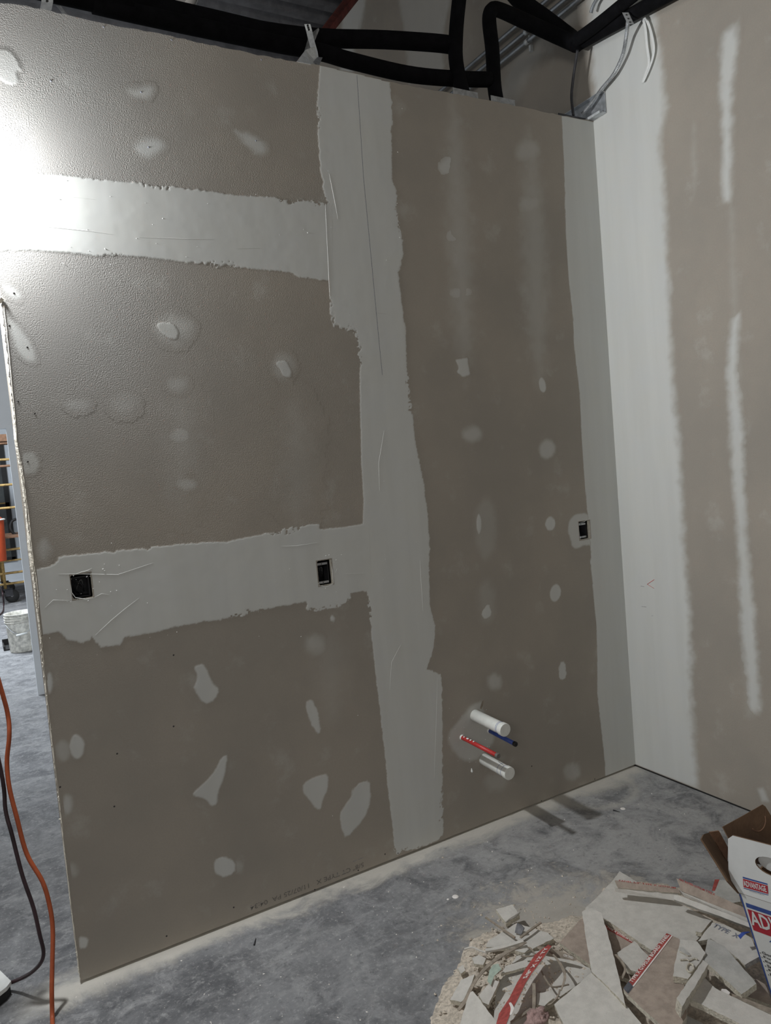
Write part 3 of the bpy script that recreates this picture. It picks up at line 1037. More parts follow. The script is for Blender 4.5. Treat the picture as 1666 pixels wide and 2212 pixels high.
# drip of compound below the lower stub
p = wall(1019, 1665)
lathe('compound_drip', [(.001, .012), (.003, .004), (.005, -.002), (.003, -.006), (.0002, -.008)], (p.x, -.002, p.z), (0, 0, 1), M_WHITE, W, 8)

# ================================================================== OVERHEAD LINES
def pxy(x, y, Y): return on(x, y, 1, Y)


def insul(label, pts, r, seg=14):
    o = tube('insulated_pipe', pts, r, M_RUBBER, None, seg)
    tag(o, label, 'pipe', 'black insulated pipes above the partition')
    return o


insul('black insulated pipe running level into the side of a riser', [pxy(x, y, Y) for x, y, Y in ((985, 99, .075), (940, 93, .10), (830, 86, .17), (690, 82, .22), (560, 66, .24), (420, 36, .24), (250, -4, .24), (60, -50, .24))] + [Vector((-6, .24, 3.32))], .034)
insul('sagging black insulated pipe along the partition top into shorter riser', [pxy(x, y, Y) for x, y, Y in ((1058, 172, .06), (980, 170, .09), (880, 160, .13), (760, 132, .15), (690, 112, .16), (600, 95, .16), (480, 70, .16), (340, 40, .16), (200, 8, .16), (60, -28, .16))] + [Vector((-6, .16, 3.2))], .031)
insul('black insulated pipe highest and leftmost over the partition', [pxy(x, y, Y) for x, y, Y in ((700, 96, .36), (600, 74, .38), (480, 46, .38), (330, 12, .38), (150, -30, .38))] + [Vector((-6, .38, 3.35))], .034)
insul('tall black insulated riser standing on partition left of its twin', [Vector((-.648, .062, 2.93)), pxy(988, 150, .062), pxy(985, 80, .062), pxy(992, 0, .062), pxy(1000, -60, .062), Vector((-.60, .062, 4.2)), Vector((-.60, .062, 4.71))], .030)
insul('black insulated riser bending over towards the side wall', [Vector((-.470, .062, 2.93)), pxy(1070, 200, .062), pxy(1064, 110, .062), pxy(1057, 45, .062), pxy(1062, 22, .062), pxy(1080, 22, .068), pxy(1130, 44, .08), pxy(1200, 76, .08), on(1244, 95, 0, -.085)], [.030, .030, .030, .030, .029, .029, .031, .033, .034])
insul('thick black insulated pipe sloping down from above to the bend', [Vector((-.62, .22, 4.7)), Vector((-.60, .21, 4.1)), Vector((-.52, .18, 3.68)), pxy(1085, -40, .16), pxy(1125, 2, .14), pxy(1180, 42, .12), pxy(1225, 76, .09), on(1246, 94, 0, -.09)], .037)
up_ = [on(1243, 88, 0, -.10), on(1290, 54, 0, -.10), on(1340, 14, 0, -.10), on(1372, -12, 0, -.10)]
insul('black insulated pipe climbing away from the bend, farther one', up_ + [up_[3] + (up_[3] - up_[1]) * 3, up_[3] + (up_[3] - up_[1]) * 9], .0255)
dn_ = [on(1247, 97, 0, -.055), on(1300, 67, 0, -.055), on(1355, 37, 0, -.055), on(1420, 1, 0, -.055)]
insul('black insulated pipe climbing from the bend with a strap round it', dn_ + [dn_[3] + (dn_[3] - dn_[1]) * 3, dn_[3] + (dn_[3] - dn_[1]) * 8], .028)

# steel conduits on the side wall
def conduit(label, a, b, dx=-.035):
    P, Q = on(*a, 0, dx), on(*b, 0, dx)
    d = (P - Q)
    z = (P.z + Q.z) / 2
    t = empty('conduit', (dx, 0, z))
    tag(t, label, 'conduit', 'steel conduits on the side wall')
    tube('conduit_run', [(dx, -5.9, z), (dx, 3.2, z)], .0105, M_CONDUIT, t, 12, False)
    for yy in (.36, 1.5):
        lathe('conduit_strap', [(.0108, -.010), (.0135, -.010), (.0135, .010), (.0108, .010)], (dx, yy, z), (0, 1, 0), M_STEEL_W, t, 12)
        box('strap_tab', (-.02, yy - .006, z - .042), (-.002, yy + .006, z - .013), M_STEEL_W, t)
    return t


conduit('steel conduit on side wall, top one of three', (1081, 82), (1187, 0))
conduit('steel conduit on side wall, middle one of three', (1097, 98), (1210, 12))
conduit('steel conduit on side wall, lowest of three', (1073, 147), (1244, 0))

# flexible cables
def armoured(name, label, pts, r, mat):
    path = catmull(pts, 26)
    rad = [r * (1.0 if k % 2 else .82) for k in range(len(path))]
    vs, fs = tubegeo(path, rad, 8)
    o = mesh(name, vs, fs, mat)
    tag(o, label, 'cable', 'cables above the inside corner')


armoured('armoured_cable', 'shiny armoured cable curving from the pipe strap to the track', [on(x, y, 0, X) for x, y, X in ((1357, 46, -.09), (1353, 80, -.05), (1345, 120, -.035), (1326, 160, -.03), (1300, 192, -.03), (1278, 222, -.04), (1258, 246, -.05))], .0085, M_STEEL)
armoured('armoured_cable', 'short armoured cable above the climbing pipes by the ceiling', [on(x, y, 0, -.04) for x, y in ((1277, 28), (1283, 10), (1296, -10), (1310, -30))], .0085, M_STEEL)
o = tube('hanging_cable', [on(x, y, 0, -.09) for x, y in ((1248, 108), (1243, 140), (1238, 175), (1235, 210), (1239, 250))], .0062, M_DARKMETAL)
tag(o, 'dark cable hanging straight down behind the partition corner', 'cable', 'cables above the inside corner')
for nm, lb, pts in (('plastic_strip', 'thin clear plastic strip hanging by the side wall, inner strand', ((1386, 28), (1394, 60), (1398, 100), (1402, 135), (1394, 160), (1389, 177))),
                    ('plastic_strip', 'thin clear plastic strip hanging by the side wall, outer strand', ((1388, 26), (1402, 55), (1411, 90), (1412, 115), (1404, 145), (1390, 178)))):
    path = catmull([on(x, y, 0, -.014) for x, y in pts], 6)
    vs, fs = [], []
    for q in path:
        vs += [q + Vector((0, .006, .001)), q + Vector((-.001, 0, 0)), q + Vector((0, -.006, .001)), q + Vector((.001, 0, 0))]
    for i in range(len(path) - 1):
        for k in range(4):
            fs.append((4 * i + k, 4 * i + (k + 1) % 4, 4 * i + 4 + (k + 1) % 4, 4 * i + 4 + k))
    o = mesh(nm, vs, fs, M_WHITE)
    tag(o, lb, 'strip', 'plastic strips by the side wall')


# perforated strap round the climbing pipe
def strap(label, pts, w, Y=None, X=None, group='perforated metal straps'):
    P = [on(x, y, 1, Y + dy) if X is None else on(x, y, 0, X) for x, y, dy in pts]
    t = empty('perforated_strap', P[0])
    tag(t, label, 'strap', group)
    side = (RGT * 1.0).normalized() * w / 2
    vs, fs = [], []
    bk = Vector((0, .0015, 0)) if X is None else Vector((.0015, 0, 0))
    for q in P:
        vs += [q - side, q + side, q + side + bk, q - side + bk]
    for i in range(len(P) - 1):
        for k in range(4):
            fs.append((4 * i + k, 4 * i + (k + 1) % 4, 4 * i + 4 + (k + 1) % 4, 4 * i + 4 + k))
    fs += [(0, 1, 2, 3), (4 * len(P) - 4, 4 * len(P) - 3, 4 * len(P) - 2, 4 * len(P) - 1)]
    mesh('strap_band', vs, fs, M_STEEL_W, t)
    L = (P[1] - P[0])
    for f in (.22, .55, .85):
        c = P[0] + L * f
        n = (CAM - c).normalized()
        lathe('strap_hole', [(.0042, .002), (.0001, .0022)], c, n, M_BLACK, t, 8)
    return t


strap('perforated strap hugging the climbing black pipe by the ceiling', [(1351, 27, 0), (1363, 52, 0)], .026, X=-.105)
# bent strap ties over the partition top
t = strap('perforated bent metal tie rising from the top by the long seam', [(664, 52, .09), (668, 66, .09), (672, 84, .085), (680, 112, .07), (684, 138, .06)], .022, Y=0.0)
p0 = on(661, 134, 1, .03)
vs = [on(641, 133, 1, -.002), on(660, 108, 1, .05), on(680, 100, 1, .07), on(688, 139, 1, .06), on(672, 139, 1, -.002)]
vs += [v + Vector((0, .0015, .0004)) for v in vs]
mesh('foot_plate', vs, [(0, 1, 2, 3, 4), (5, 6, 7, 8, 9)] + [(i, (i + 1) % 5, 5 + (i + 1) % 5, 5 + i) for i in range(5)], M_STEEL_W, t)
vs = [on(676, 135, 1, .03), on(686, 123, 1, .06), on(697, 124, 1, .06), on(690, 140, 1, .03)]
vs += [v + Vector((0, .0015, 0)) for v in vs]
mesh('bent_tab', vs, [(0, 1, 2, 3), (4, 5, 6, 7)] + [(i, (i + 1) % 4, 4 + (i + 1) % 4, 4 + i) for i in range(4)], M_STEEL, t)
vs = [on(668, 75, 1, .1), on(688, 60, 1, .16), on(690, 64, 1, .16), on(664, 128, 1, .08), on(655, 120, 1, .08)]
vs += [v + Vector((0, .0015, 0)) for v in vs]
mesh('rear_leg', vs, [(0, 1, 2, 3, 4), (5, 6, 7, 8, 9)] + [(i, (i + 1) % 5, 5 + (i + 1) % 5, 5 + i) for i in range(5)], M_STEEL, t)
t = strap('wide bright metal tie at the top left of the partition', [(103, -12, .03), (102, 5, .03), (99, 20, .02), (97, 26, .01)], .036, Y=0.0)
vs = [on(122, 12, 1, .06), on(131, 12, 1, .06), on(146, 32, 1, .06), on(136, 30, 1, .06)]
vs += [v + Vector((0, .0015, 0)) for v in vs]
mesh('rear_leg', vs, [(0, 1, 2, 3), (4, 5, 6, 7)] + [(i, (i + 1) % 4, 4 + (i + 1) % 4, 4 + i) for i in range(4)], M_STEEL, t)

# offcuts of track at the feet of the risers
for lb, a, b in (('grey track offcut at the foot of the tall riser', (976, 200), (1030, 212)), ('grey track offcut at the foot of the bending riser', (1058, 217), (1110, 228))):
    P, Q = on(*a, 1, .03), on(*b, 1, .03)
    x0, x1, z = P.x, Q.x, min(P.z, Q.z)
    o = multi_box('track_offcut', [((x0, .02, z - .03), (x1, .0215, z + .018)), ((x0, .1, z - .03), (x1, .1015, z + .018)), ((x0, .0212, z - .03), (x1, .1002, z - .0285))], M_STEEL)
    tag(o, lb, 'track', 'track offcuts on the partition top')

# open channel lying over the corner
t = empty('metal_track', (-.06, 0, 3.02))
tag(t, 'open steel channel lying over the inside corner of the walls', 'track')
zb = 3.018
y0t, y1t = -.082, .62
mesh_pts = [(-.004, zb), (-.004, zb + .092), (-.030, zb + .092), (-.030, zb + .089), (-.007, zb + .089), (-.007, zb + .003), (-.030, zb + .003), (-.030, zb)]
vs = [(x, y0t, z) for x, z in mesh_pts] + [(x, y1t, z) for x, z in mesh_pts]
n = len(mesh_pts)
mesh('channel', vs, [(i, (i + 1) % n, n + (i + 1) % n, n + i) for i in range(n)] + [tuple(range(n))[::-1], tuple(range(n, 2 * n))], M_STEEL, t)
multi_box('cross_track', [((-.20, .014, 3.004), (-.002, .10, 3.006)), ((-.20, .012, 3.004), (-.002, .014, 3.030))], M_DARKMETAL, t)
box('lip_highlight', (-.036, -.070, zb + .001), (-.031, .012, zb + .011), M_STEEL_W, t)  # brighter metal puts the flange highlight into the colour

# tan duct end under the deck
t = empty('duct', (-1.4, 1.6, 4.1))
tag(t, 'pale tan round duct end hanging below the dark deck', 'duct')
P = on(385, 0, 1, 1.5)
d = Vector((-.35, .3, .9)).normalized()
lathe('duct_shell', [(.07, .02), (.118, 0), (.120, .006), (.122, .72)], P, d, M_TAN, t, 24)
lathe('duct_rim', [(.116, -.004), (.126, -.004), (.126, .012), (.120, .012)], P, d, M_STEEL, t, 24)

# ================================================================== HEAP OF OFFCUTS
def cA(x, y): return (1180 + x / 3.428, 1860 + y / 3.428)
def cB(x, y): return (900 + x / 4.165, 1880 + y / 4.165)
def cD(x, y): return (1440 + x / 6.664, 1880 + y / 6.664)


HEAP = 'drywall offcuts in the heap'


def scrap(label, pts, z, mat, thick=.0135, cut=True, name='drywall_offcut', cat='offcut', group=HEAP, edge=None, jit=.0016):
    """pts: outline of the upper face in picture pixels; z: height of three of its corners [(index, z)...] or one height"""
    if not isinstance(z, (list, tuple)):
        z = [(0, z), (len(pts) // 3, z), (2 * len(pts) // 3, z)]
    P = [flo(*pts[i], h) for i, h in z]
    n = (P[1] - P[0]).cross(P[2] - P[0]).normalized()
    if n.z < 0:
        n = -n
    V3 = [on_plane(*q, P[0], n) for q in pts]
    out = []
    m = len(V3)
    for i in range(m):
        a, b = V3[i], V3[(i + 1) % m]
        k = max(1, int((b - a).length / .014)) if cut else 1
        for j in range(k):
            q = a + (b - a) * (j / k)
            if j and cut:
                q = q + Vector((random.uniform(-jit, jit), random.uniform(-jit, jit), 0)) * .8
                q = q - n * (q - P[0]).dot(n)
            out.append(q)
    ex = (V3[1] - V3[0]).normalized()
    ey = n.cross(ex)
    uv = [((q - P[0]).dot(ex), (q - P[0]).dot(ey)) for q in out]
    fr = lambda u, v: P[0] + ex * u + ey * v
    bk = lambda u, v: P[0] + ex * u + ey * v - n * thick
    o = poly_slab(name, uv, [], fr, bk, [mat, edge or M_EDGE], None, 1)
    if label:
        tag(o, label, cat, group)
    o['_'] = 0
    del o['_']
    return o, P[0], n


def band_on(o, P, n, quad, mat, name='printed_band', lift=.0006):
    vs = [on_plane(*q, P, n) + n * lift for q in quad]
    return mesh(name, vs, [(0, 1, 2, 3)], mat, o)


def text_on(o, P, n, s, a, b, h, mat, lift=.0010, name='lettering', flip=1):
    """text running from picture point a to b on the plane; h = letter height (m)"""
    A, B = on_plane(*a, P, n) + n * lift, on_plane(*b, P, n) + n * lift
    ex = (B - A).normalized()
    ey = n.cross(ex).normalized()
    return lettering(name, s, A, ex, ey, (B - A).length, h, mat, o)


# low mound of crumbs that carries the heap
MOUND = [(1005, 2065), (1030, 2030), (1060, 2015), (1120, 2000), (1200, 1990), (1260, 1975), (1330, 1900), (1400, 1905), (1560, 1935), (1640, 1960), (1720, 2080), (1720, 2300), (930, 2300), (925, 2200), (950, 2150), (985, 2110)]
uvm = [(flo(*q).x, flo(*q).y) for q in MOUND]
Am = np.array(uvm)
res = .007
lo, hi = Am.min(0) - .03, Am.max(0) + .03
nx, ny = int((hi[0] - lo[0]) / res) + 2, int((hi[1] - lo[1]) / res) + 2
U, V = np.meshgrid(lo[0] + np.arange(nx) * res, lo[1] + np.arange(ny) * res, indexing='ij')
sd = signed_dist(U, V, uvm) + .05 * fnoise(U, V, 14.0, 3)
Hh = np.clip(sd / .16, 0, 1) ** .8 * .030 + np.where(sd > 0, .012 * (fnoise(U, V, 40.0, 3) + .3) + .003 * fnoise(U, V, 150.0, 2), -.01)
idx = np.arange(nx * ny).reshape(nx, ny)
keep = (sd[:-1, :-1] > -.02)
ci, cj = np.nonzero(keep)
quads = [(int(idx[i, j]), int(idx[i + 1, j]), int(idx[i + 1, j + 1]), int(idx[i, j + 1])) for i, j in zip(ci, cj)]
o = mesh('gypsum_rubble', np.stack([U.ravel(), V.ravel(), np.where(Hh < 0, -.004, Hh).ravel()], 1), quads, M_CRUMB, None, True)
tag(o, 'beige crumbled gypsum and dust under the heap of offcuts', 'rubble', kind='stuff')

# ---- flat boards at the bottom of the heap
scrap('wide dusty beige offcut lying flat in the middle of heap', [cB(720, 1050), cB(900, 770), cB(1200, 700), cB(1560, 880), cB(1580, 930), cB(1210, 1200), cB(1010, 1390), cB(690, 1390)], .045, M_SCRAPW)
scrap('cream offcut lying flat at the top left of heap', [cB(640, 640), cB(900, 475), cB(1180, 560), cB(1235, 612), cB(970, 742), cB(780, 690), cB(625, 690)], .050, M_SCRAPW)
o, P, n = scrap('brown offcut with red band slanting under the long strip', [cA(250, 435), cA(330, 405), cA(440, 425), cA(810, 655), cA(770, 730), cA(620, 880), cA(330, 770), cA(100, 605)], [(7, .050), (3, .062), (0, .055)], M_SCRAPB)
b = band_on(o, P, n, [cA(432, 470), cA(655, 598), cA(640, 612), cA(436, 498)], M_TAPE)
band_on(o, P, n, [cA(640, 598), cA(800, 655), cA(780, 668), cA(640, 622)], M_SCRAPG, 'torn_band')
text_on(o, P, n, 'TYPE X GYPSUM BO', cA(446, 494), cA(640, 604), .0075, M_LETTER)
scrap('biggest cream offcut, spread flat at the top of heap', [cA(545, 75), cA(600, 108), cA(690, 165), cA(1235, 440), cA(1100, 610), cA(1000, 640), cA(780, 660), cA(430, 425), cA(290, 348), cA(335, 308), cA(490, 150)],
      [(0, .060), (3, .078), (8, .066)], M_SCRAPW)
scrap('small cream square lying between long strip and red banded board', [cA(522, 682), cA(655, 592), cA(770, 715), cA(705, 830), cA(600, 800)], .082, M_SCRAPW)
scrap('long cream strip slanting down the heap', [cA(266, 376), cA(300, 352), cA(345, 350), cA(412, 384), cA(480, 620), cA(540, 860), cA(586, 1062), cA(430, 905), cA(338, 820), cA(300, 600)], [(1, .098), (6, .106), (0, .096)], M_SCRAPW)
scrap('broad pale grey board at the bottom edge of picture in heap', [cA(335, 828), cA(430, 915), cA(560, 1030), cA(715, 1215), cA(720, 1300), cA(170, 1300), cA(60, 1062), cA(180, 960)], [(0, .094), (3, .096), (6, .082)], M_SCRAPW)

# ---- standing strips along the far side
o, P, n = scrap('thin brown strip bridging the far edge of heap, left one', [cA(508, 142), cA(975, 202), cA(1000, 240), cA(532, 198)], [(0, .128), (1, .124), (3, .114)], M_SCRAPB)
text_on(o, P, n, 'PANEL 5/8" TYPE X GYPSUM', cA(540, 150), cA(960, 205), .005, M_TAPE)
vs = [flo(*cA(x, y), z) for x, y, z in ((514, 197, .112), (985, 238, .112), (955, 293, .094), (518, 229, .098))]
vs += [v + Vector((.006, .010, -.002)) for v in vs]
mesh('folded_leg', vs, [(0, 1, 2, 3), (7, 6, 5, 4)] + [(i, 4 + i, 4 + (i + 1) % 4, (i + 1) % 4) for i in range(4)], M_SCRAPW, o)
o, P, n = scrap('thin brown strip with red edging reaching towards the box', [cA(965, 128), cA(1230, 240), cA(1475, 350), cA(1490, 425), cA(1000, 222)], [(0, .142), (2, .138), (4, .118)], M_SCRAPB)
text_on(o, P, n, 'FIRE RATED GYPSUM TYPE X', cA(985, 142), cA(1250, 256), .006, M_TAPE)
vs = [flo(*cA(x, y), z) for x, y, z in ((975, 216, .116), (1490, 424, .120), (1490, 462, .108), (1010, 255, .104))]
vs += [v + Vector((.006, .010, -.002)) for v in vs]
mesh('folded_leg', vs, [(0, 1, 2, 3), (7, 6, 5, 4)] + [(i, 4 + i, 4 + (i + 1) % 4, (i + 1) % 4) for i in range(4)], M_SCRAPW, o)
o, P, n = scrap('narrow pale board on edge running to the box', [cA(945, 252), cA(985, 255), cA(1330, 385), cA(1510, 462), cA(1510, 492), cA(945, 284)], [(0, .132), (3, .130), (5, .124)], M_SCRAPW, .020, edge=M_SCRAPG)
o, P, n = scrap('grey offcut with a red tab behind strips beside the box', [cA(1255, 135), cA(1340, 140), cA(1420, 225), cA(1440, 300), cA(1380, 310), cA(1235, 240)], .055, M_SCRAPG)
band_on(o, P, n, [cA(1250, 137), cA(1284, 137), cA(1250, 222), cA(1228, 220)], M_TAPE)
scrap('shard of cream board lying over the torn seam in heap', [cA(1170, 425), cA(1228, 440), cA(1150, 530), cA(1108, 520)], .098, M_SCRAPW)

# ---- right part of the heap
o, P, n = scrap('pale board stamped TYPE X beside the printed box', [cD(660, 752), cD(830, 782), cD(1060, 890), cD(1215, 965), cD(1345, 1240), cD(1130, 1362), cD(820, 1088), cD(640, 985), cD(450, 1022)], [(0, .108), (4, .112), (8, .098)], M_SCRAPW)
text_on(o, P, n, 'TYPE  X', cD(655, 812), cD(1020, 985), .018, M_GREYINK)
o, P, n = scrap('cream block carrying a curl of dried compound', [cD(200, 990), cD(440, 1022), cD(565, 1190), cD(480, 1330), cD(310, 1565), cD(92, 1520), cD(130, 1300), cD(178, 1110)], [(0, .146), (2, .148), (5, .146)], M_SCRAPW, .018)
c = [on_plane(*cD(345 + 50 * math.cos(t), 1420 + 60 * math.sin(t)), P, n) + n * .003 for t in [k * .55 for k in range(12)]]
tube('dried_curl', c, .0028, M_EDGE, o, 6)
tube('dried_curl', [on_plane(*cD(x, y), P, n) + n * .003 for x, y in ((200, 1305), (300, 1300), (330, 1315), (400, 1285), (450, 1300))], .0022, M_EDGE, o, 6)
scrap('small dark chip on the block with a compound curl', [cD(180, 1105), cD(250, 1112), cD(345, 1222), cD(310, 1225), cD(190, 1160)], .151, M_SCRAPG, .003, name='board_chip', cat='chip')
scrap('thick grey slab slanting down beside the printed box', [cD(600, 980), cD(835, 1090), cD(1295, 1630), cD(1080, 1784), cD(525, 1278)], [(0, .140), (2, .146), (4, .142)], M_SCRAPG, .016)
scrap('cream stick leaning across the heap, casting a dark shadow', [cD(528, 1290), cD(604, 1350), cD(226, 1962), cD(146, 1838)], [(0, .182), (2, .174), (3, .178)], M_SCRAPW, .035)
scrap('wide cream slab in the bottom right corner of heap', [cD(480, 1480), cD(700, 1692), cD(1100, 1890), cD(1560, 2105), cD(1560, 2500), cD(1200, 2290), cD(520, 1935), cD(340, 1862)], [(0, .148), (3, .152), (7, .146)], M_SCRAPW, .016)
scrap('tan paper edged strip behind the bottom right slab', [cD(920, 1765), cD(1220, 1875), cD(1560, 2010), cD(1560, 2095), cD(1100, 1885), cD(900, 1795)], .136, M_STRIP, .012)
scrap('torn white and pink label chip at end of bottom right slab', [cD(795, 1705), cD(860, 1710), cD(915, 1755), cD(905, 1790), cD(785, 1735)], .142, M_LETTER, .003, name='label_chip', cat='chip')
scrap('grey offcut deep in the gap under bottom right slab', [cD(300, 2090), cD(480, 2180), cD(640, 2280), cD(150, 2280), cD(210, 2190)], .095, M_SCRAPG)
scrap('dusty brown offcut under the printed box', [cD(1290, 1560), cD(1420, 1640), cD(1540, 1950), cD(1200, 1830), cD(1080, 1780)], .085, M_SCRAPB)

# red banded board
o, P, n = scrap('brown board with red lettered band propped in the heap centre', [cA(893, 535), cA(988, 577), cA(1005, 760), cA(1025, 950), cA(1042, 1130), cA(1000, 1230), cA(870, 1230), cA(600, 987), cA(572, 945)], [(0, .122), (4, .130), (8, .118)], M_SCRAPB)
bd = band_on(o, P, n, [cA(572, 945), cA(893, 535), cA(940, 556), cA(608, 985)], M_TAPE)
band_on(o, P, n, [cA(572, 945), cA(612, 893), cA(648, 933), cA(608, 985)], M_TAPEDK, 'dark_band_end', .0009)
band_on(o, P, n, [cA(601, 978), cA(930, 552), cA(938, 555), cA(608, 986)], M_LETTER, 'white_line', .0009)
text_on(o, P, n, 'TYPE X GYPSUM BOARD  PANEL', cA(640, 903), cA(915, 552), .0105, M_LETTER)

# ---- left part of the heap
scrap('small square cream block at the upper left of heap', [cB(715, 352), cB(862, 308), cB(928, 402), cB(806, 478)], .062, M_SCRAPW, .013)
o = tube('paper_strip', [flo(*cB(x, y), z) for x, y, z in ((800, 465, .064), (840, 430, .068), (890, 402, .068), (925, 380, .064))], .0032, M_SCRAPW, None, 6)
tag(o, 'pale rolled paper strip lying over the small square block', 'paper strip', 'paper strips in the heap')
scrap('dark grey shard standing on the upper left offcut', [cB(884, 562), cB(905, 474), cB(940, 492), cB(967, 522), cB(942, 580)], [(0, .056), (1, .082), (3, .074)], M_SHARD, .006, name='board_shard', cat='chip', group='loose chips in the heap', edge=M_SHARD)


def strip(label, pts, w, mat, thick=.0016, name='paper_strip', group='paper strips in the heap'):
    path = catmull([flo(x, y, z) for x, y, z in pts], 5)
    vs, fs = [], []
    N_ = len(path)
    ws = np.interp(np.linspace(0, 1, N_), np.linspace(0, 1, len(w)), w) if isinstance(w, (list, tuple)) else [w] * N_
    for i, q in enumerate(path):
        t = (path[min(i + 1, N_ - 1)] - path[max(i - 1, 0)]).normalized()
        sd_ = t.cross(Vector((0, 0, 1))).normalized() * (ws[i] / 2)
        up = Vector((0, 0, thick))
        vs += [q - sd_, q + sd_, q + sd_ - up, q - sd_ - up]
    for i in range(N_ - 1):
        for k in range(4):
            fs.append((4 * i + k, 4 * i + (k + 1) % 4, 4 * i + 4 + (k + 1) % 4, 4 * i + 4 + k))
    fs += [(3, 2, 1, 0), (4 * N_ - 4, 4 * N_ - 3, 4 * N_ - 2, 4 * N_ - 1)]
    o = mesh(name, vs, fs, mat)
    tag(o, label, 'paper strip', group)
    return o, path


def pB(*L): return [(*cB(x, y), z) for x, y, z in L]


strip('straight thin strip poking out left of the small block', pB((622, 418, .062), (740, 500, .064), (885, 600, .066)), .006, M_STRIP, .004)
strip('straight thin strip pointing right from the upper left offcut', pB((935, 600, .066), (1020, 535, .068), (1118, 465, .066)), .007, M_STRIP, .004)
strip('long dark curling strip down the left side of heap', pB((985, 645, .072), (900, 690, .080), (780, 755, .084), (650, 850, .082), (560, 950, .076), (495, 1050, .070), (440, 1170, .058), (375, 1255, .045)), [.007, .011, .013, .011, .009, .010, .012, .010], M_STRIP, .002)
strip('dark curved strip arching at the right of the red strip', pB((1195, 725, .085), (1260, 790, .098), (1315, 880, .100), (1335, 960, .090), (1300, 1080, .070)), [.003, .006, .008, .007, .003], M_STRIP, .002)
strip('thin stem crossing below the arching strip', pB((1125, 905, .070), (1170, 990, .078), (1230, 1045, .076), (1370, 1022, .064)), .004, M_STRIP, .003)
strip('upright thin stick beside the red strip', pB((1055, 1015, .085), (1058, 1130, .080), (1055, 1255, .070)), .009, M_STRIP, .005)
strip('short dark stick near the foot of the red strip', pB((1030, 1240, .070), (950, 1300, .074), (850, 1365, .070)), .007, M_STRIP, .005)
strip('thin strip along the front edge of upper left offcut', pB((620, 715, .060), (720, 700, .064), (800, 680, .064), (960, 630, .070)), .012, M_SCRAPW, .006)
strip('fine stem sticking out at the left of heap', pB((430, 705, .040), (500, 690, .046), (560, 715, .048), (640, 740, .052)), .005, M_SCRAPW, .003)
strip('curved stem lying under the red strip head', pB((940, 765, .062), (1000, 770, .064), (1060, 755, .064), (1030, 700, .064), (1000, 690, .064)), .004, M_STRIP, .003)
strip('fine stem crossing right of the upright stick', pB((1290, 1070, .066), (1270, 1130, .068), (1215, 1195, .066), (1150, 1215, .062)), .004, M_STRIP, .003)
strip('thin dark stem right of the long strip by small square', [(*cA(x, y), z) for x, y, z in ((515, 690, .100), (560, 740, .106), (585, 800, .100), (560, 870, .090))], .006, M_STRIP, .003)

o, P, n = scrap('red end tape strip lettered 5/8 inch lying across heap', [cB(1185, 668), cB(1216, 682), cB(1140, 790), cB(1035, 930), cB(985, 1010), cB(930, 1120), cB(868, 1240), cB(835, 1310), cB(800, 1400), cB(712, 1400), cB(742, 1290), cB(835, 1150), cB(905, 1010), cB(965, 910), cB(1065, 760)],
               [(0, .098), (6, .102), (9, .088)], M_TAPE, .002, name='red_tape_strip', cat='paper strip', group='paper strips in the heap', edge=M_SCRAPW, jit=.0008)
text_on(o, P, n, '5/8" X 12\' TY', cB(992, 972), cB(1192, 694), .017, M_LETTER)
strip('white frayed paper lying over the red end tape', pB((840, 1190, .106), (862, 1240, .106), (845, 1300, .104)), [.006, .009, .004], M_LETTER, .001)
scrap('pale triangular offcut at the lower left of heap', [cB(482, 1100), cB(505, 1085), cB(620, 1230), cB(735, 1385), cB(740, 1450), cB(365, 1450), cB(420, 1280)], [(0, .078), (4, .080), (5, .055)], M_SCRAPW)
scrap('pale offcut at the far left edge of heap', [cB(300, 1165), cB(400, 985), cB(525, 935), cB(445, 1150), cB(400, 1185)], [(0, .042), (2, .060), (3, .052)], M_SCRAPW, .014)
scrap('narrow dusty strip of board left of the red tape', [cB(560, 1125), cB(690, 985), cB(745, 1000), cB(650, 1210), cB(600, 1190)], [(0, .070), (2, .074), (3, .066)], M_SCRAPW, .012)
o, P, n = scrap('dark brown folded paper flap near the head of red tape', [cB(1075, 685), cB(1190, 690), cB(1330, 740), cB(1452, 798), cB(1415, 816), cB(1150, 765)], [(0, .090), (3, .074), (5, .074)], M_STRIP, .0025)
text_on(o, P, n, 'CERTIFIED', cB(1320, 772), cB(1410, 800), .006, M_LETTER)
scrap('pale green torn paper scrap in left part of heap', [cB(640, 1000), cB(655, 900), cB(690, 850), cB(735, 838), cB(765, 890), cB(700, 950), cB(670, 1035)], [(0, .074), (3, .086), (5, .082)], M_GREENP, .0015, name='green_paper', cat='paper')
scrap('pale square chip right of the upright stick', [cB(1080, 1105), cB(1222, 1092), cB(1235, 1150), cB(1150, 1222), cB(1080, 1205)], .066, M_SCRAPW, .010)
scrap('small cream chip beside the upper left offcut', [cB(500, 790), cB(560, 760), cB(625, 790), cB(600, 850), cB(520, 840)], .052, M_SCRAPW, .010)
scrap('little cream chip at the left rim of heap', [cB(370, 880), cB(420, 850), cB(440, 900), cB(400, 930)], .036, M_SCRAPW, .008)
scrap('grey sliver of board at the foot of the heap strip', [cB(800, 860), cB(1000, 800), cB(1010, 860), cB(880, 900), cB(760, 930)], .060, M_SCRAPW, .008)
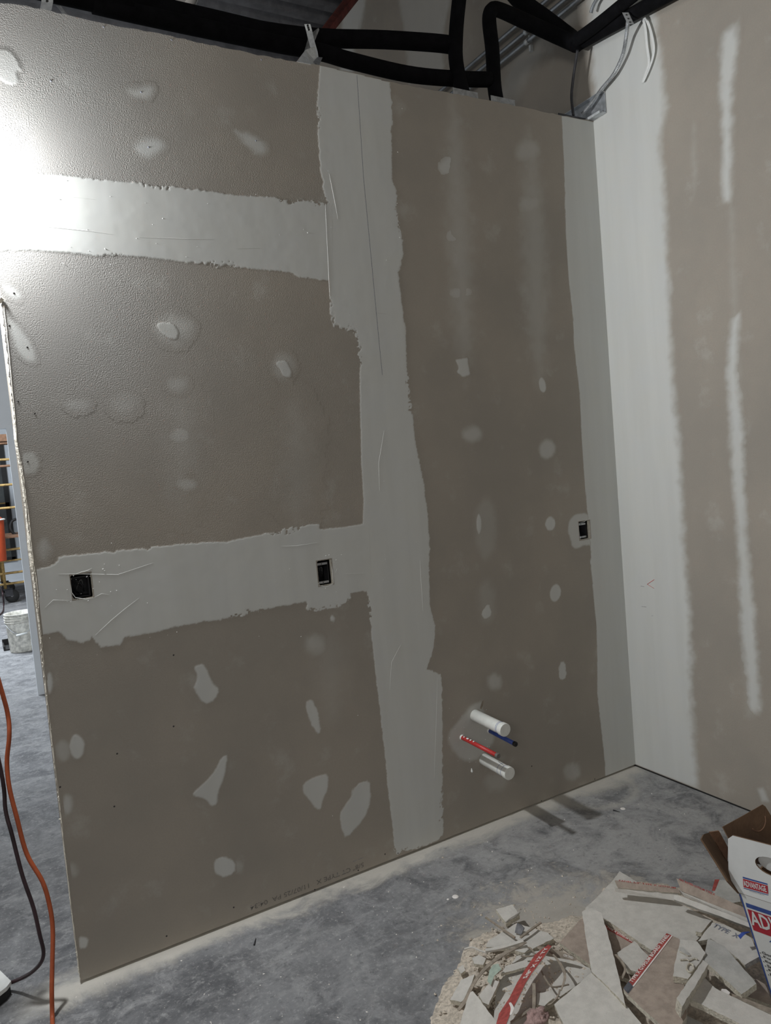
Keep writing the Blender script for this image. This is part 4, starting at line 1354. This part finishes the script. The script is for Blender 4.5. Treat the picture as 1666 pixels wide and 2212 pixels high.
# clump of pink fluff
bm = bmesh.new()
bmesh.ops.create_icosphere(bm, subdivisions=4, radius=1)
for v in bm.verts:
    k = float(fnoise(np.array([v.co.x * .3 + 5]), np.array([v.co.y * .3 + v.co.z * .4 + 5]), 6.0, 3)[0])
    v.co = v.co * (1 + .9 * k)
    v.co = Vector((v.co.x * .036, v.co.y * .026, v.co.z * .018)) + flo(*cB(1080, 1335), .075)
me = bpy.data.meshes.new('fluff_clump')
bm.to_mesh(me)
bm.free()
o = link('fluff_clump', me, M_FLUFF, None, True)
tag(o, 'dusty pink clump of fluff at bottom edge of heap', 'fluff')

# loose crumbs over and around the heap, and flakes on the slab
def crumbs(name, label, n, place, r0, r1, mat, cat):
    vs, fs = [], []
    for i in range(n):
        P = place()
        r = random.uniform(r0, r1)
        a = random.uniform(0, 6.3)
        k = len(vs)
        d = Vector((math.cos(a), math.sin(a), random.uniform(-.2, .2))) * r * random.uniform(.8, 2.0)
        e = Vector((-math.sin(a), math.cos(a), random.uniform(-.2, .2))) * r
        h = Vector((0, 0, r * random.uniform(.5, .9)))
        vs += [P - d, P - e, P + d * .8, P + e * .9, P + h + d * .2, P + h - d * .3]
        fs += [(k, k + 1, k + 5), (k + 1, k + 4, k + 5), (k + 1, k + 2, k + 4), (k + 2, k + 3, k + 4), (k + 3, k + 5, k + 4), (k + 3, k, k + 5)]
    o = mesh(name, vs, fs, mat)
    tag(o, label, cat, kind='stuff')


def pl_heap():
    while True:
        x, y = random.gauss(1090, 90), random.gauss(2085, 70)
        if 940 < x < 1330 and 1985 < y < 2230:
            f = flo(x, y)
            d = float(signed_dist(np.array([f.x]), np.array([f.y]), uvm)[0])
            if d > -.02:
                return flo(x, y, .004 + min(max(d, 0) / .16, 1) ** .8 * .04)


crumbs('gypsum_crumbs', 'beige gypsum crumbs scattered over the left of heap', 700, pl_heap, .0018, .0065, M_CRUMB, 'crumbs')


def pl_floor():
    while True:
        x, y = random.uniform(120, 1600), random.uniform(1680, 2212)
        f = flo(x, y)
        if f.y < -.02 and f.x < -.03:
            return Vector((f.x, f.y, .0004))


crumbs('floor_flakes', 'white flakes and grit scattered on the slab', 150, pl_floor, .0006, .0032, M_LETTER, 'flakes')
crumbs('heap_grit', 'grit shed on the slab round the heap', 160, lambda: flo(random.gauss(1150, 110), random.gauss(1985, 45), .0005), .001, .005, M_CRUMB, 'grit')

# coins of dried compound dropped on the slab
for lb, x, y, r in (('round drip of dried compound on slab left of heap', 984, 1937, .012), ('small drip of dried compound beside the round one', 968, 1943, .005), ('pale drip of compound on slab near side wall', 1346, 1747, .011)):
    q = flo(x, y)
    o = lathe('compound_splat', [(r, .0002), (r * .9, .0016), (r * .5, .0022), (.0002, .0022)], q, (0, 0, 1), M_LETTER, None, 12)
    tag(o, lb, 'splat', 'drips of compound on the slab')
o = tube('screw', [flo(1325, 1750, .003), flo(1340, 1754, .003)], [.0028, .0018, .0018, .0006], M_DARKMETAL, None, 7, False)
tag(o, 'dark drywall screw lying on the slab near the pipes', 'screw')
o = tube('screw', [flo(549, 2041, .003), flo(553, 2026, .003)], [.0028, .0006], M_DARKMETAL, None, 7, False)
tag(o, 'dark drywall screw lying on slab below the printed date', 'screw')

# ================================================================== PRINTED BOX
A_, B_, C_ = math.radians(-85), math.radians(-7), math.radians(12)
e0 = Vector((math.cos(A_), math.sin(A_), 0))
k0 = Vector((0, 0, 1))
n0 = e0.cross(k0)
EX = math.cos(B_) * e0 - math.sin(B_) * k0
up0 = math.sin(B_) * e0 + math.cos(B_) * k0
EZ = math.cos(C_) * up0 + math.sin(C_) * n0
NB = EX.cross(EZ)          # out of the printed face
T = CAM + ray(1597, 1929) * 1.93
BW, BH, BD = .31, .335, .29
bx = empty('cardboard_box', T - EZ * BH)
tag(bx, 'open white printed carton with blue and red logo standing in the heap', 'box')
TK = .004


def panel(name, O, ex, ey, w, h, mat_out, mat_in, parent, holes=(), outline=None):
    """card panel: O lower left corner, ex right, ey up; outer side faces ex x ey"""
    nn = ex.cross(ey).normalized()
    out = outline or [(0, 0), (w, 0), (w, h), (0, h)]
    return poly_slab(name, out, list(holes), lambda u, v: O + ex * u + ey * v, lambda u, v: O + ex * u + ey * v - nn * TK, [mat_out, mat_in], parent, 1)


def two_sided(o, nn):
    for p in o.data.polygons:
        p.material_index = 0 if p.normal.dot(nn) > .9 else 1


O = T - EZ * BH
fp = panel('front_panel', O, EX, EZ, BW, BH, M_CARDW, M_CARD, bx)
two_sided(fp, NB)
lp = panel('side_panel', O - NB * BD, NB, EZ, BD, BH, M_BLUECARD, M_CARD, bx)
two_sided(lp, -EX)
rp = panel('side_panel', O + EX * BW, -NB, EZ, BD, BH, M_CARDW, M_CARD, bx)
two_sided(rp, EX)
bp = panel('back_panel', O + EX * BW - NB * BD, -EX, EZ, BW, BH, M_CARDW, M_CARD, bx)
two_sided(bp, -NB)
panel('bottom_panel', O - NB * BD, EX, NB, BW, BD, M_CARD, M_CARD, bx)


def P2(x, y, O_=T, n_=NB):
    v = on_plane(x, y, O_, n_) - O_
    return v.dot(EX), v.dot(EZ)


# front flap with a hand hole, folded up and slightly back
FZ = (EZ * math.cos(math.radians(8)) - NB * math.sin(math.radians(8))).normalized()
FN = EX.cross(FZ)
fh = .145


def PF(x, y):
    v = on_plane(x, y, T, FN) - T
    return v.dot(EX), v.dot(FZ)


u0, v0 = PF(1573, 1815)
fh = PF(1580, 1804)[1]
hx, hy = PF(1667, 1873)
hole = [(hx + .042 * math.cos(t) * 1.0, hy + .024 * math.sin(t)) for t in [2 * math.pi * k / 22 for k in range(22)]]
outl = [(0.0, .001), (BW, .001), (BW - .002, fh * .35), (BW + .02, fh * .9), (BW + .012, fh), (PF(1583, 1804)[0], fh), (PF(1573, 1812)[0], PF(1573, 1812)[1]), (PF(1574, 1880)[0], PF(1574, 1880)[1]), (PF(1580, 1902)[0], PF(1580, 1902)[1])]
ff = panel('front_flap', T, EX, FZ, BW, fh, M_CARDW, M_CARD, bx, [hole], outl)
two_sided(ff, FN)


def quad_on(par, O_, n_, pts, mat, name, lift):
    vs = [on_plane(x, y, O_, n_) + n_ * lift for x, y in pts]
    return mesh(name, vs, [tuple(range(len(pts)))], mat, par)


hb = [T + EX * (hx + .040 * math.cos(t)) + FZ * (hy - .001 + .024 * math.sin(t)) - FN * (.007 + .010 * (1 - math.sin(t)) / 2) for t in [2 * math.pi * k / 20 for k in range(20)]]
vs = hb + [v - FN * .003 for v in hb]
mesh('hand_hole_tab', vs, [tuple(range(20)), tuple(range(20, 40))[::-1]] + [(i, 20 + i, 20 + (i + 1) % 20, (i + 1) % 20) for i in range(20)], M_CARDW, ff)
# small logo on the flap
quad_on(ff, T, FN, [(1605, 1893.5), (1658.5, 1908.5), (1658.8, 1911.5), (1605.3, 1896.8)], M_BLUECARD, 'logo_bar', .0006)
quad_on(ff, T, FN, [(1605.6, 1898), (1659, 1913), (1660.5, 1931), (1606.8, 1916)], M_REDCARD, 'logo_block', .0006)
quad_on(ff, T, FN, [(1607, 1917.5), (1660.5, 1932.5), (1660.6, 1934), (1607.2, 1919)], M_BLUECARD, 'logo_line', .0006)


def word_on(par, O_, n_, up_, s, a, b, h, mat, lift=.0011):
    A, B = on_plane(*a, O_, n_) + n_ * lift, on_plane(*b, O_, n_) + n_ * lift
    ex = (B - A).normalized()
    ey = n_.cross(ex).normalized()
    return lettering('lettering', s, A, ex, ey, (B - A).length, h, mat, par)


word_on(ff, T, FN, FZ, 'ADVANTAGE', (1608.5, 1913.5), (1657.5, 1927), .0155, M_CARDW)
word_on(ff, T, FN, FZ, 'all purpose compound', (1620, 1925), (1652, 1934.5), .003, M_GREYINK)
vs = [T + EX * u - EZ * v + NB * .0006 for u, v in ((.0003, .002), (.0045, .002), (.0045, BH - .004), (.0003, BH - .004))]
mesh('blue_edge', vs, [(3, 2, 1, 0)], M_BLUECARD, fp)
# big logo on the front
E1 = on_plane(1666, 1968.5, T, NB) - on_plane(1611.5, 1950, T, NB)
E1 = E1.normalized()
q0 = on_plane(1611, 1949.5, T, NB)
q1 = on_plane(1613.5, 1959, T, NB)
L_ = BW - .03


def strip_quad(par, a, b, mat, name, lift, skew=0.0):
    vs = [a + NB * lift, a + E1 * L_ + NB * lift, b + E1 * (L_ - .004 - skew) + NB * lift, b + NB * lift]
    return mesh(name, vs, [(3, 2, 1, 0)], mat, par)


strip_quad(fp, q0, q1, M_BLUECARD, 'logo_bar', .0006)
q2, q3 = on_plane(1615, 1963, T, NB), on_plane(1628.5, 2009, T, NB)
strip_quad(fp, q2, q3, M_REDCARD, 'logo_block', .0006, .03)
wA = on_plane(1626, 1997.5, T, NB) + NB * .0012
lettering('lettering', 'ADVANTAGE', wA, E1, NB.cross(E1).normalized(), L_ - .06, .044, M_CARDW, fp)
lettering('lettering', 'ALL PURPOSE', on_plane(1662, 2034, T, NB) + NB * .0012, E1, NB.cross(E1).normalized(), .16, .008, M_BLUECARD, fp)
for i, s_ in enumerate(('Good adhesion', 'For all joints', 'Easy sanding', 'Smooth finish', 'For taping', 'Low dust')):
    y = 2060 + 9.5 * i
    x = 1643.5 + 3.6 * i
    lettering('lettering', s_, on_plane(x + 4, y, T, NB) + NB * .0012, E1, NB.cross(E1).normalized(), .10, .0085, M_INK, fp)
    lathe('bullet', [(.0016, .0010), (.0001, .0011)], on_plane(x, y - 2, T, NB), NB, M_INK, fp, 8)
# side flap and back flap, brown inside
def free_panel(name, pts, depths, mat_out, mat_in, parent, thick=.004, hole=None):
    P = [CAM + ray(*pts[i]) * d for i, d in depths]
    n_ = (P[1] - P[0]).cross(P[2] - P[0]).normalized()
    if n_.dot(CAM - P[0]) < 0:
        n_ = -n_
    V3 = [on_plane(*q, P[0], n_) for q in pts]
    ex = (V3[1] - V3[0]).normalized()
    ey = n_.cross(ex)
    uv = [((q - P[0]).dot(ex), (q - P[0]).dot(ey)) for q in V3]
    return poly_slab(name, uv, [], lambda u, v: P[0] + ex * u + ey * v, lambda u, v: P[0] + ex * u + ey * v - n_ * thick, [mat_in, mat_out], parent, 0), P[0], n_


free_panel('side_flap', [(1597, 1929), (1573, 1903), (1545, 1858), (1516, 1812), (1521, 1802), (1534, 1798), (1572, 1860), (1640, 1890), (1640, 1925)], [(0, 1.945), (4, 2.02), (8, 2.19)], M_CARDW, M_CARD, bx)
free_panel('side_flap_fold', [(1534, 1798), (1554, 1795), (1573, 1830), (1572, 1862)], [(0, 2.025), (1, 2.04), (2, 2.06)], M_CARD, M_WOOD, bx)
bf, P, n = free_panel('back_flap', [(1562, 1786), (1606, 1762), (1648, 1738), (1654, 1742), (1690, 1800), (1720, 1880), (1600, 1860)], [(0, 2.17), (2, 2.24), (6, 2.14)], M_CARDW, M_CARD, bx)
arc = [on_plane(1637 + 17 * math.cos(t), 1772 + 24 * math.sin(t), P, n) + n * .001 for t in [-.4 + k * .3 for k in range(10)]]
tube('hand_hole_crease', arc, .0016, M_WOOD, bf, 5)
# loose blue tape tag at its edge
strip('blue tape tag sticking out from the carton edge', [(*cD(1195, 885), .150), (*cD(1110, 905), .156), (*cD(1050, 965), .146)], [.004, .010, .014], M_BLUE, .001, name='tape_tag', group=None)

# ================================================================== CORDS AND THE FAR ROOM
def atY(x, y, Y): return on(x, y, 1, Y)


oc = [Vector((-2.88, -.04, 4.7)), Vector((-2.86, -.03, 3.6)), Vector((-2.80, -.02, 2.62)), Vector((-2.76, .0, 2.0)), Vector((-2.68, .02, 1.35)), atY(0, 1480, .02), atY(17, 1545, .02), atY(20, 1590, .01), atY(15, 1645, .01), atY(20, 1700, .0), atY(36, 1765, -.01), atY(58, 1845, -.02),
      atY(92, 1905, -.04), atY(108, 1960, -.05), atY(114, 2010, -.06), atY(113, 2080, -.08), atY(112, 2140, -.10), atY(113, 2195, -.115), flo(114, 2230, .008), flo(116, 2290, .007), flo(80, 2420, .007), flo(-60, 2500, .007)]
o = tube('extension_cord', oc, .0065, M_ORANGE, None, 12)
tag(o, 'orange extension cord hanging beside the cut end of partition', 'cord', 'cords by the wall end')
dc = [Vector((-2.94, -.07, 4.7)), Vector((-2.92, -.06, 3.6)), Vector((-2.83, -.05, 2.6)), Vector((-2.78, -.02, 1.9)), Vector((-2.70, .0, 1.2)), atY(0, 1655, .0), atY(12, 1750, .0), atY(25, 1800, -.01), atY(48, 1890, -.02), atY(72, 1960, -.03), atY(86, 2020, -.03), atY(94, 2056, -.028), atY(88, 2080, -.02),
      atY(66, 2102, .02), atY(35, 2118, .08), atY(0, 2129, .12), atY(-60, 2140, .14)]
o = tube('power_cord', dc, .0058, M_DKCORD, None, 12)
tag(o, 'dark maroon power cord looping beside the orange cord', 'cord', 'cords by the wall end')
# low white plate the dark cord is tied to
t = empty('white_plate', flo(5, 2120))
tag(t, 'corner of a white perforated plate on the slab by the cords', 'plate')
zp = .045
pp = [flo(-70, 2060, zp), flo(0, 2096, zp), flo(24, 2119, zp), flo(14, 2132, zp), flo(-60, 2190, zp)]
vs = pp + [v - Vector((0, 0, .012)) for v in pp]
mesh('plate_top', vs, [(0, 1, 2, 3, 4), (9, 8, 7, 6, 5)] + [(i, 5 + i, 5 + (i + 1) % 5, (i + 1) % 5) for i in range(5)], M_WHITE, t)
pb = [v - Vector((.004, -.004, .0125)) for v in pp]
vs = pb + [Vector((v.x, v.y, .001)) for v in pb]
mesh('plate_base', vs, [(0, 1, 2, 3, 4), (9, 8, 7, 6, 5)] + [(i, 5 + i, 5 + (i + 1) % 5, (i + 1) % 5) for i in range(5)], M_BLACK, t)
lathe('cable_tie', [(.0075, -.002), (.0085, -.002), (.0085, .002), (.0075, .002)], atY(12, 2126, .11), (1, .4, 0), M_STEEL, t, 12)

# plaster bucket behind the far opening
c = on(55, 1410, 1, 5.72)
c.z = 0
t = empty('plaster_bucket', c)
tag(t, 'dirty white plastic bucket standing on the floor of the far room', 'bucket')
lathe('bucket_body', [(.001, .002), (.128, .002), (.132, .012), (.146, .28), (.149, .285), (.149, .292), (.147, .30), (.151, .375), (.156, .376), (.156, .385), (.145, .385), (.143, .30), (.125, .02), (.001, .02)], c, (0, 0, 1), M_BUCKET, t, 32)
for h in (.30, .325, .35):
    lathe('bucket_rib', [(.150, h), (.157, h + .001), (.157, h + .007), (.151, h + .008)], c, (0, 0, 1), M_BUCKET, t, 32)
hp = [c + Vector((.152 * math.cos(a), .152 * math.sin(a), .31 - .12 * math.sin((a + 3.3) * 1.0) ** 2)) for a in [-3.2 + .2 * k for k in range(16)]]
tube('bail_handle', hp, .003, M_STEEL, t, 6)
q = c + Vector((-.02, -.16, .19))
tube('handle_grip', [q + Vector((-.05, 0, -.006)), q + Vector((.05, .0, .006))], .010, M_WHITE, t, 8, False)
# black scraper pan beside it
t = empty('black_pan', on(18, 1400, 1, 5.5))
tag(t, 'black plastic pan lying left of the dirty bucket', 'pan')
b0 = flo(8, 1405)
b0.z = 0.002
multi_box('pan_body', [((b0.x, b0.y - .05, .002), (b0.x + .14, b0.y + .22, .014)), ((b0.x, b0.y + .20, .014), (b0.x + .14, b0.y + .22, .075)), ((b0.x + .128, b0.y - .05, .014), (b0.x + .14, b0.y + .20, .055)), ((b0.x, b0.y - .05, .014), (b0.x + .012, b0.y + .20, .045))], M_BLACK, t)

# yellow rolling scaffold
YS = 9.5
t = empty('rolling_scaffold', (-2.3, YS, 0))
tag(t, 'yellow rolling scaffold in the far room seen through the opening', 'scaffold')
px0 = on(8, 1240, 1, YS).x
for xx in (px0, px0 + 1.35):
    for yy in (YS, YS + 1.1):
        tube('post', [(xx, yy, .20), (xx, yy, 2.6)], .021, M_YELLOW, t, 10, False)
        w_ = empty('caster', (xx + .05, yy, .095)) if False else None
        o = lathe('caster_wheel', [(.02, -.022), (.088, -.022), (.095, -.012), (.095, .012), (.088, .022), (.02, .022)], (xx + .075, yy, .097), (0, 1, 0), M_BLACK, t, 24)
        multi_box('caster_fork', [((xx - .012, yy - .035, .10), (xx + .09, yy - .028, .20)), ((xx - .012, yy + .028, .10), (xx + .09, yy + .035, .20)), ((xx - .03, yy - .035, .195), (xx + .09, yy + .035, .21))], M_DARKMETAL, t)
for pyx in (958, 993, 1007, 1048, 1098, 1189, 1213, 1240, 1263):
    z = on(5, pyx, 1, YS).z
    for yy in (YS,):
        tube('rung', [(px0 - .9, yy, z), (px0 + 1.35, yy, z)], .017 if pyx not in (958, 1213) else .012, M_YELLOW if pyx not in (958, 1007) else M_WOOD, t, 8, False)
z = on(5, 945, 1, YS).z
box('plank', (px0 - .9, YS + .05, z - .05), (px0 + 1.3, YS + 1.0, z + .05), M_WOOD, t)
z = on(5, 1160, 1, YS).z
box('platform', (px0 - .9, YS + .02, z - .03), (px0 + 1.3, YS + 1.0, z), M_WOOD, t)
zt = z
# orange bucket and a coiled hose on the platform
c = Vector((on(-9, 1200, 1, YS - .35).x, YS - .35, 0))
zt = on(0, 1212, 1, YS - .35).z
hh = on(0, 1122, 1, YS - .35).z - zt
t = empty('orange_bucket', (c.x, c.y, zt))
tag(t, 'orange bucket with white rim hanging by the yellow scaffold', 'bucket')
c.z = zt
lathe('bucket_shell', [(.001, 0), (.125, 0), (.130, .01), (.150, hh - .06), (.153, hh)], c, (0, 0, 1), M_COOLER, t, 24)
lathe('bucket_rim', [(.150, hh - .012), (.170, hh - .01), (.172, hh + .004), (.15, hh + .012)], c, (0, 0, 1), M_WHITE, t, 24)
lathe('bucket_lid', [(.148, hh), (.10, hh + .05), (.05, hh + .09), (.001, hh + .10)], c, (0, 0, 1), M_COOLER, t, 24)
tube('hook', [c + Vector((0, 0, hh + .09)), c + Vector((0, .06, hh + .25)), c + Vector((0, .2, hh + .30)), c + Vector((0, .35, hh + .28))], .008, M_DARKMETAL, t, 6)
h0 = on(36, 1138, 1, YS + .5)
ring = [h0 + Vector((.085 * math.cos(a), 0, .115 * math.sin(a))) for a in [2 * math.pi * k / 20 for k in range(21)]]
o = tube('coiled_hose', ring, .02, M_BLACK, None, 8)
tag(o, 'black coiled hose hanging in the far room by the opening edge', 'hose')
# cable on the far floor
o = tube('floor_cable', [flo(-6, 1262), flo(4, 1275, .2), flo(8, 1305, .006), flo(6, 1322, .006), flo(-6, 1332, .006)], .012, M_DKCORD, None, 6)
tag(o, 'thin dark cable dropping to the far room floor', 'cable')
